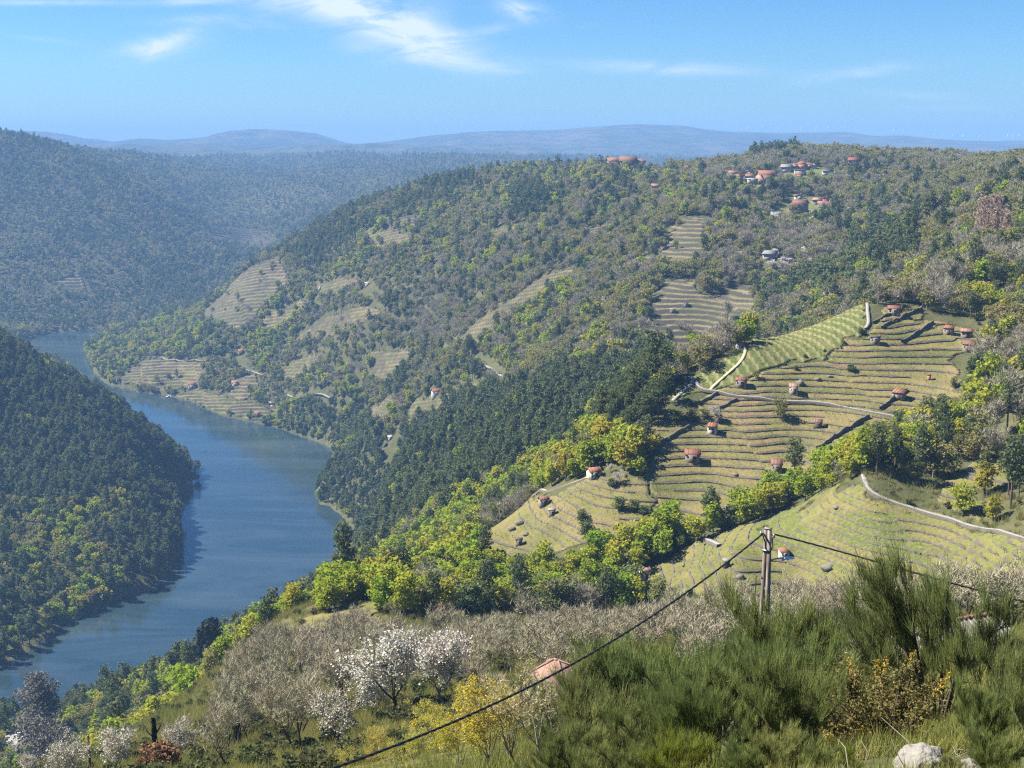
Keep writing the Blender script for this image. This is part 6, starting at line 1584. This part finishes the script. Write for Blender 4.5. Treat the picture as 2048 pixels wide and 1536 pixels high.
broom(1960, 1580, 14, 215, 0, 'near broom bush in front of the right edge broom', 1.2, .95)
broom(2075, 1600, 12, 290, 3, 'nearest broom bush at the lower right corner', 0.0, .8)
broom(1660, 1500, 22, 170, 2, 'broom bush behind the gorse', 1.9, 1.2)
broom(1930, 1410, 40, 120, 3, 'small broom right of the tallest broom', .7, 1.0)
broom(1985, 1420, 34, 170, 0, 'broom bush between the tallest broom and the right edge', 2.8, 1.0)
broom(1340, 1395, 62, 120, 0, 'lime green young broom above the dark broom bushes', .3, 1.0, True)
broom(1645, 1330, 62, 95, 0, 'yellowish young broom right of the utility pole', 1.1, .8, True)
broom(1105, 1420, 40, 60, 1, 'small broom tuft in front of the tiled roof', .2, 1.0)

for i_, (a_, d_, h_) in enumerate(((1130, 19, 130), (1250, 17, 110), (1340, 15, 150), (1490, 13.5, 120), (1560, 13, 140), (1640, 12.5, 110), (1700, 12.5, 95), (1900, 11.5, 85), (1985, 11, 140))):
    broom(a_, 1600, d_, h_, i_ % 4, 'low broom clump at the bottom edge, %s from the left' % ORD1[i_], i_ * .9, 1.3, i_ in (2, 6))
def gorse():
    rng = np.random.default_rng(55); st = MB(); pts = []; spikes = []
    for k in range(44):
        a = rng.uniform(0, 6.28); r = rng.uniform(.2, 1) ** .6 * 1.2; e = np.array([math.cos(a) * r, math.sin(a) * r, rng.uniform(.5, 1.35) * (1.15 - .35 * r)]); q = np.array([math.cos(a) * .15, math.sin(a) * .15, -.1])
        m = (q + e) / 2 + np.array([0, 0, .12]) + rng.normal(size=3) * .06; st.tube([q, m, e], [.03, .02, .008], 5, cap=False)
        for j in range(6):
            t = rng.uniform(.3, 1); b = q * (1 - t) + e * t; d = rng.normal(size=3) * .6 + (e - q) * .5; d[2] = abs(d[2]) + .2; d /= np.linalg.norm(d); e2 = b + d * rng.uniform(.2, .45); st.tube([b, e2], [.008, .004], 3, cap=False)
            pts += [b + (e2 - b) * u for u in np.linspace(.1, 1, 6)]
        pts += [q * (1 - t) + e * t for t in np.linspace(.35, 1, 8)]
        if k % 3 == 0: spikes.append((e, (e - q) / np.linalg.norm(e - q)))
    pts = np.array(pts); c = pts[rng.integers(0, len(pts), 17000)] + rng.normal(size=(17000, 3)) * .045
    V, F = cards(rng, c, .026 * rng.uniform(.6, 1.5, 17000), 0, .45); lv = mesh_np('gorse_leaves', V, F, [M_gorse])
    fc = np.concatenate([e + d * t * .32 + rng.normal(size=3) * .025 for e, d in spikes for t in np.linspace(0, 1, 60)]).reshape(-1, 3); V, F = cards(rng, fc, .022, 0, .6); fl = mesh_np('gorse_flowers', V, F, [M_gorsef])
    p = at(1745, 1490, 18.5); e = empty('gorse_bush', (p[0], 18.5, float(gz(p[0], 18.5))), 'spiny yellowish gorse bush with orange flower spikes', 'bush'); e.scale = (1.1, .9, 1.05)
    st_ = st.build('stem', M_dtrunk, e); link('foliage', lv, e); link('flower_spikes', fl, e)
    return lv, fl
GORSE = gorse()
# low bushes and single shrubs lower left and centre
def shrub(px, py, D, hpx, label, m, v=0, wide=1.0, name='bush', base='shrub'):
    D = float(hit(px, min(py, 1545), 60, 640)[1])
    return single(base, v, px, py, D, hpx, label, name, m, wide, 'bush', 3)
shrub(325, 1560, 95, 85, 'rust brown bracken bush below the ivy covered stump', M_rust, 0, .9)
shrub(290, 1580, 92, 60, 'lower rust brown bush left of the bracken bush', M_rust, 2, .9)
shrub(45, 1560, 118, 55, 'orange yellow bush in the lower left corner', M_buds, 1, .9)
shrub(15, 1520, 300, 26, 'olive bush beside the road to the car park', M_lime, 1, 1.1)
shrub(60, 1515, 300, 22, 'lime bush between the road and the parked cars', M_lime, 2, 1.1)
shrub(840, 1475, 112, 42, 'small yellow-green bush under the widest cherry', M_buds, 3, .8)
shrub(880, 1462, 115, 26, 'bright green leafy bush beside the wall under the cherry', M_lime, 0, .8)
def mimosa(px, py, D, hpx, label, seed, ntip, m, dens):
    if D > 60: D = float(hit(px, py, 40, 320)[1])
    crown, trunk, tips = bare_meshes(seed, 6.0, .42, .06, 900, .5, .02, M_bark2, depth=3, low=.25, kids=(2, 4))
    rng = np.random.default_rng(seed); hi = tips[tips[:, 2] > 6.0 * ntip] if (tips[:, 2] > 6.0 * ntip).sum() > 20 else tips
    c = hi[rng.integers(0, len(hi), dens)] + rng.normal(size=(dens, 3)) * .12; V, F = cards(rng, c, .06 * rng.uniform(.6, 1.4, dens), .1, .6)
    p = at(px, py, D); z = float(gz(p[0], D)); s = max(at(px, py - hpx, D)[2] - z, hpx / FPX * D * .6) / 6.0
    e = empty('flowering_shrub', (p[0], D, z), label, 'shrub', None, seed * .7); e.scale = (s, s, s)
    link('trunk', trunk, e); link('crown', crown, e); link('flowers', mesh_np('flowers', V, F, [m]), e)
M_mim = mat('mimosa_flowers', b_leaf([(0, (.46, .38, .12)), (1, (.42, .40, .16))], .35))
mimosa(1090, 1560, 38, 255, 'tall thin grey-stemmed shrub with tufts of yellow flowers', 61, .55, M_mim, 420)
mimosa(1040, 1560, 40, 210, 'thin grey shrub with few yellow tufts left of the taller one', 62, .5, M_mim, 260)
mimosa(1135, 1570, 36, 215, 'thin grey shrub with pale twigs right of the taller flowering one', 63, .6, M_mim, 160)
mimosa(1180, 1400, 70, 125, 'yellow tufted shrub rising behind the tiled roof', 64, .5, M_mim, 420)
mimosa(1045, 1420, 72, 100, 'yellow tufted shrub left of the tiled roof', 65, .4, M_mim, 520)
mimosa(975, 1570, 68, 200, 'spreading bush of bright yellow spring leaves', 66, .2, M_buds, 5200)
mimosa(915, 1590, 70, 160, 'lower bush of yellow spring leaves on its left', 67, .2, M_buds, 3600)
mimosa(800, 1560, 88, 90, 'small bush of yellow spring leaves near the cable', 68, .2, M_buds, 2600)
mimosa(745, 1545, 92, 60, 'low bush of yellow leaves at the end of the green grass strip', 69, .1, M_buds, 2200)
mimosa(1020, 1530, 66, 150, 'yellow spring-leaved bush just left of the thin grey shrubs', 70, .2, M_buds, 4200)
mimosa(860, 1500, 88, 105, 'yellow spring-leaved bush under the cable', 71, .2, M_buds, 3200)
mimosa(945, 1500, 88, 120, 'yellow spring-leaved bush behind the cable left of the tiled roof', 72, .2, M_buds, 3600)
mimosa(700, 1560, 92, 70, 'low yellow-leaved bush at the bottom edge under the thin cherry', 73, .1, M_buds, 2200)
for i_, (a_, b_, h_) in enumerate(((755, 1532, 85), (825, 1545, 95), (895, 1545, 105), (960, 1548, 120), (1000, 1455, 95), (930, 1440, 70), (870, 1470, 60))):
    mimosa(a_, b_, 90, h_, 'bright yellow-leaved bush in the yellow thicket, %s along it from the grass strip' % ORD1[i_], 80 + i_, .12, M_buds, 3000)
# dark stump wrapped in ivy, and a dark ivy column
def ivy_column(px, py, D, hpx, w, label):
    rng = np.random.default_rng(int(px)); p = at(px, py, D); z = float(gz(p[0], D)); h = max(at(px, py - hpx, D)[2] - z, 1.5)
    e = empty('ivy_trunk', (p[0], D, z), label, 'tree'); t = MB(); t.tube([(0, 0, -.2), (.1, 0, h * .5), (.0, 0, h)], [w * .4, w * .33, w * .15], 7); q = [(0, 0, h * .6), (.6, 0, h * .8), (1.0, .1, h * .98)]; t.tube(q, [w * .2, w * .15, w * .05], 5); t.tube([(0, 0, h * .55), (-.7, 0, h * .7), (-1.2, 0, h * .95)], [w * .15, w * .1, w * .04], 5); t.build('trunk', M_dtrunk, e)
    n = 1300; zz = rng.uniform(.1, 1.02, n) * h; a = rng.uniform(0, 6.28, n); r = w * (.45 + .3 * vnoise(a * 1.2, zz * 1.4, 3)) * np.sqrt(rng.uniform(.3, 1, n)) * (1.15 - .6 * zz / h)
    V, F = cards(rng, np.stack([r * np.cos(a), r * np.sin(a), zz], 1), .10, .1, .8); link('ivy', mesh_np('ivy', V, F, [M_ivy]), e)
ivy_column(312, 1530, 120, 92, .55, 'dark stump wrapped in ivy between two white cherries')
ivy_column(475, 1500, 125, 105, .8, 'dark ivy covered tree column at the left of the bare trees')

# pole, street lamp, cables
def b_conc(nt, out):
    b = NB(nt); n = b.noise(b.obj(), 3.0, 5, .7); mp = b.n('ShaderNodeMapping'); mp.inputs['Scale'].default_value = (9, 9, .7); b.l(b.obj(), mp.inputs[0]); st = b.noise(mp.outputs[0], 1.0, 4, .6)
    c = b.mix(n, (.20, .165, .135), (.36, .32, .28)); c = b.mix(b.ramp(st, [(.42, (0, 0, 0)), (.62, (.85, .85, .85))]), c, (.075, .045, .032)); b.diffuse(c, out, b.bump(n, .4, .02))
M_conc = mat('stained_concrete', b_conc); M_black = mat('black_cable', lambda nt, out: NB(nt).princ((.012, .012, .013), out, .5)); M_metal = mat('galvanised_steel', lambda nt, out: NB(nt).princ((.38, .39, .40), out, .4, Metallic=.7))
PD = 38.0
PT = at(1536, 1058, PD); PZ = float(gz(PT[0], PD)); PH = PT[2] - PZ
def pole():
    e = empty('utility_pole', (PT[0], PD, PZ), 'stained concrete utility pole with slots near its foot carrying twisted cables', 'utility pole', None, math.radians(-32))
    wt, wb = .105, .20      # half widths, top and foot
    def half(z): return wb + (wt - wb) * max(z, 0) / PH
    sh = MB()
    for sx in (-1, 1):      # the two flanges of the H
        a, b = half(0), half(PH)
        sh.hexa([(sx * a * .59 - a * .41, -a * .6, -.6), (sx * a * .59 + a * .41, -a * .6, -.6), (sx * a * .59 + a * .41, a * .6, -.6), (sx * a * .59 - a * .41, a * .6, -.6)], [(sx * b * .59 - b * .41, -b * .6, PH), (sx * b * .59 + b * .41, -b * .6, PH), (sx * b * .59 + b * .41, b * .6, PH), (sx * b * .59 - b * .41, b * .6, PH)])
    sh.build('flanges', M_conc, e)
    wb_ = MB(); slots = []; z = .3; zs = PH - 1.55
    def web(z0, z1):
        a, b = half(z0), half(z1); wb_.hexa([(-a * .19, -a * .56, z0), (a * .19, -a * .56, z0), (a * .19, a * .56, z0), (-a * .19, a * .56, z0)], [(-b * .19, -b * .56, z1), (b * .19, -b * .56, z1), (b * .19, b * .56, z1), (-b * .19, b * .56, z1)])
    web(zs, PH - .01)
    z = zs
    while z > .6: z -= .40; web(z - .12, z); 
    wb_.build('web', M_conc, e)
    c = MB(); c.box(-half(PH) - .01, half(PH) + .01, -.07, .07, PH, PH + .03); c.build('cap', M_conc, e)
    s = MB(); s.box(-.135, .135, -.095, -.075, PH - .72, PH - .68); s.box(-.135, .135, .075, .095, PH - .72, PH - .68); s.build('strap', M_metal, e)
    for sx in (-1, 1):
        k = MB(); k.tube([(sx * .10, -.02, PH - .16), (sx * .22, -.02, PH - .18)], .02, 6); k.tube([(sx * .22, -.02, PH - .12), (sx * .22, -.02, PH - .25)], .035, 6); k.build('cable_clamp', M_metal, e)
    d = MB(); a = 1.65; d.tube([(-.17, -.1, PH - a + .12), (-.30, -.1, PH - a), (-.30, -.1, PH - a - 2.2), (-.34, -.1, .0)], .018, 6); d.build('conduit', M_black, e)
    w = MB(); w.tube([(-.14, -.10, PH - .16), (-.02, -.16, PH - .4), (.02, -.17, PH - .62), (.13, -.15, PH - .72), (.21, -.08, PH - .55), (.17, -.04, PH - .3), (.22, 0, PH - .14)], .022, 6); w.build('jumper_cable', M_black, e)
    l = empty('street_lamp', (PT[0], PD, PT[2] - .98), 'slim white street lamp on an arm fixed to the utility pole', 'street lamp', None, 0)
    a = MB(); a.tube([(.10, -.1, -.03), (.30, -.14, .04), (.52, -.16, .07)], .025, 6); a.build('arm', M_metal, l)
    h = MB(); h.hexa([(.48, -.24, .04), (.86, -.21, .05), (.86, -.10, .05), (.48, -.08, .04)], [(.52, -.22, .11), (.80, -.19, .10), (.80, -.12, .10), (.52, -.10, .11)]); hd = h.build('lamp_head', M_white, l)
    g = MB(); g.box(.55, .80, -.20, -.12, .025, .042); g.build('diffuser', M_lampg, hd)
pole()
def twisted(name, pts, r, label):
    """three insulated wires wound round each other along a sagging line"""
    P = np.array(pts); d = np.concatenate([[0], np.cumsum(np.linalg.norm(np.diff(P, axis=0), axis=1))]); n = int(d[-1] / .14); s = np.linspace(0, d[-1], n)
    def cr(i): # smooth interpolation
        c = np.polyfit(d, P[:, i], min(3, len(P) - 1)); return np.polyval(c, s)
    Q = np.stack([cr(0), cr(1), cr(2)], 1); t = np.gradient(Q, axis=0); t /= np.linalg.norm(t, axis=1)[:, None]; u = np.cross(t, [0, 0, 1.0]); u /= np.linalg.norm(u, axis=1)[:, None]; w = np.cross(t, u)
    e = empty(name, Q[0], label, 'cable')
    for k in range(3):
        a = s * 2 * np.pi / .9 + k * 2.094; W = Q + (np.cos(a)[:, None] * u + np.sin(a)[:, None] * w) * r - Q[0]
        m = MB(); m.tube(W, r * .95, 5); m.build('wire', M_black, e)
CP0 = at(1527, 1068, PD)
twisted('power_cable', [CP0, at(1345, 1200, 34.6), at(1180, 1310, 31.3), at(1060, 1378, 28.9), at(860, 1462, 25.2), at(655, 1537, 22.0), at(400, 1625, 18.5)], .017, 'black twisted power cable sagging from the pole down to the lower left')
twisted('power_cable', [at(1546, 1069, PD), at(1600, 1080, 37.8), at(1700, 1108, 37.3), at(1860, 1156, 36.4), at(2048, 1202, 35.5), at(2300, 1248, 34.5)], .017, 'black twisted power cable running from the pole out to the right')
def post(px, py, D, hpx, label):
    p = at(px, py, D); z = float(gz(p[0], D)); h = max(at(px, py - hpx, D)[2] - z, 1.5); e = empty('wooden_post', (p[0], D, z), label, 'post')
    m = MB(); m.tube([(0, 0, -.3), (0, 0, h)], [.13, .11], 8); m.build('shaft', M_door, e); c = MB(); c.tube([(0, 0, h), (0, 0, h + .06)], [.12, .02], 8); c.build('cap', M_bark2, e)
post(182, 1560, 105, 88, 'plain dark wooden post rising among the white cherries')

# roofs on the near slope
p = at(1112, 1398, 108)
building('house', 0, 0, 0, 0, 92, 'hip', 'pink', 'cream', 'house with an old pinkish tiled hip roof below the bare orchard', 'house', None, hr=.5, dr=.9, rhr=.36, yaw=-32, windows=2, chimney=False, xy=(p[0], 108))
def barn():
    P = [at(1545, 1300, 62), at(1990, 1228, 66)]; e = empty('barn', (0, 0, 0), 'long low barn with a pale fibre cement roof and red ridge tiles behind the broom', 'barn')
    a, b = np.array(P); d = (b - a); L = np.linalg.norm(d[:2]); d[2] *= 1; n = np.array([d[1], -d[0], 0]) / L; n = n if n[1] < 0 else -n
    w = 6.5; fall = 2.0; rf = MB()
    for s in (1, -1):
        ws, fs = (w, fall) if s > 0 else (1.2, 2.4)
        q = [a, b, b + n * ws * s - [0, 0, fs], a + n * ws * s - [0, 0, fs]]
        lo = [x - np.array([0, 0, .1]) for x in q]; rf.hexa(lo, q) if s > 0 else rf.hexa([lo[1], lo[0], lo[3], lo[2]], [q[1], q[0], q[3], q[2]])
    r = rf.build('roof', M_roof['grey'], e)
    k = 46
    for s in (1,):
        cor = MB()
        for i in range(k + 1):
            t = i / k; x = a + (b - a) * t + np.array([0, 0, .02]); cor.tube([x, x + n * w * s - np.array([0, 0, fall])], .06, 4, cap=False)
        cor.build('corrugation', M_roof['grey'], r)
    m = int(L / .4); tm = None
    for i in range(m):
        x = a + (b - a) * (i + .5) / m + np.array([0, 0, .06])
        if tm is None:
            t = MB(); t.tube([-d / L * .22, d / L * .22], [.12, .10], 6); tm = t.mesh('ridge_tile', M_roof['red'])
        o = link('ridge_tile', tm, r); o.location = x
    wl = MB(); ww = w - .5
    q = [a + n * ww, b + n * ww, b - n * .9, a - n * .9]; top = [x - np.array([0, 0, f_]) for x, f_ in zip(q, (fall * ww / w + .12, fall * ww / w + .12, 2.0, 2.0))]; bot = [np.array([x[0], x[1], gz(x[0], x[1]) - .5]) for x in q]
    wl.hexa(bot, top); wl.build('wall', M_wallp['grey'], e)
barn()

# stones beside the viewpoint
for (px, py, D, s, fl, m, lab) in ((1842, 1535, 12.6, .28, .6, M_palerock, 'large pale cracked stone at the bottom right below the gorse'), (1478, 1462, 24, .42, .8, M_palerock, 'pale weathered stone between the broom bushes'), (1462, 1512, 20, .34, .8, M_rock, 'grey mossy stone below the pale weathered one'), (1935, 1540, 12.2, .15, .6, M_palerock, 'small pale stone right of the large cracked stone'), (1375, 1495, 30, .3, .8, M_rock, 'small grey stone half hidden by broom'), (1585, 1330, 44, .6, .6, M_palerock, 'pale rock glimpsed behind the broom under the pole')):
    D = float(hit(px, min(py, 1545), 9, 60)[1]); p = at(px, py, D); o = link('stone', rock_mesh(int(px), (s * 1.25, s, s), m, fl, 4), label=lab, category='stone'); o.location = (p[0], D, float(gz(p[0], D)) + s * .15); o.rotation_euler = (0, 0, px)

# ground cover of the near slope: tufts, low scrub, dead stalks
def build_cover():
    rng = np.random.default_rng(23)
    def tuft(seed, n, l, w, m, fan=.5):
        r = np.random.default_rng(seed); b = r.normal(size=(n, 3)) * np.array([.16, .16, 0]); d = r.normal(size=(n, 3)) * fan; d[:, 2] = 1; d /= np.linalg.norm(d, axis=1)[:, None]; s = np.cross(d, r.normal(size=(n, 3))); s /= np.linalg.norm(s, axis=1)[:, None]
        V = np.stack([b - s * w, b + s * w, b + d * (l * r.uniform(.5, 1.2, n))[:, None]], 1).reshape(-1, 3); return mesh_np('tuft', V, np.arange(n * 3).reshape(n, 3), [m])
    ms = [tuft(1, 60, .4, .012, M_grass), tuft(2, 50, .6, .012, M_grass, .35), tuft(3, 40, .3, .012, M_broom[1]), plant('shrub', 0, 0)[2], plant('shrub', 0, 1)[2]]
    P, sz, ix = [], [], []
    for d0, d1, n, s0, s1 in ((3.5, 11.5, 4000, .3, .6), (14, 30, 8000, .4, .8), (30, 75, 9000, .9, 1.8), (75, 150, 12000, 1.4, 2.6), (150, 300, 12000, 2.0, 3.6)):
        y = np.sqrt(rng.uniform(d0 ** 2, d1 ** 2, n)); x = y * rng.uniform(-.46, .46, n) * (1.5 if d1 < 80 else 1); z = gz(x, y); h = lookup(HID, x, y); px, py = project(np.stack([x, y, z], -1))
        m = (h < 1.5) & ((py < 1640) | (d1 < 12)) & ((field_of(x, y, z) < 0) | (y < 150))
        if d0 >= 150: m &= rng.random(n) < .8
        x, y, z = x[m], y[m], z[m]; k = rng.choice(5, len(x), p=[.45, .36, .13, .04, .02]) if d0 >= 75 else rng.choice(3, len(x), p=[.4, .38, .22])
        s = rng.uniform(s0, s1, len(x)); s = np.where(k >= 3, np.minimum(s * .32, .6) * rng.uniform(.6, 1.2, len(x)), s)
        P.append(np.stack([x, y, z - .03], 1)); sz.append(s); ix.append(k)
    P = np.concatenate(P); scatter('undergrowth', P, rng.uniform(0, 6.28, len(P)), np.concatenate(sz), np.concatenate(ix), ms, label='dry grass tufts and low scrub on the near slope')
    # dead bleached stalks round the stone at the viewpoint
    mb = MB()
    for k in range(26):
        x0 = at(1700 + rng.uniform(-60, 300), 1520, 13 + rng.uniform(-1.5, 2)); q = np.array([x0[0], x0[1], float(gz(x0[0], x0[1]))]); d = rng.normal(size=3) * .5; d[2] = abs(d[2]) * .7 + .1
        mb.tube([q, q + d * .3 + rng.normal(size=3) * .05, q + d * rng.uniform(.4, .7)], [.006, .005, .002], 5)
    mb.build('dead_stalks', M_barkl, None, kind='stuff', label='bleached dead stalks lying round the pale stone')
build_cover()
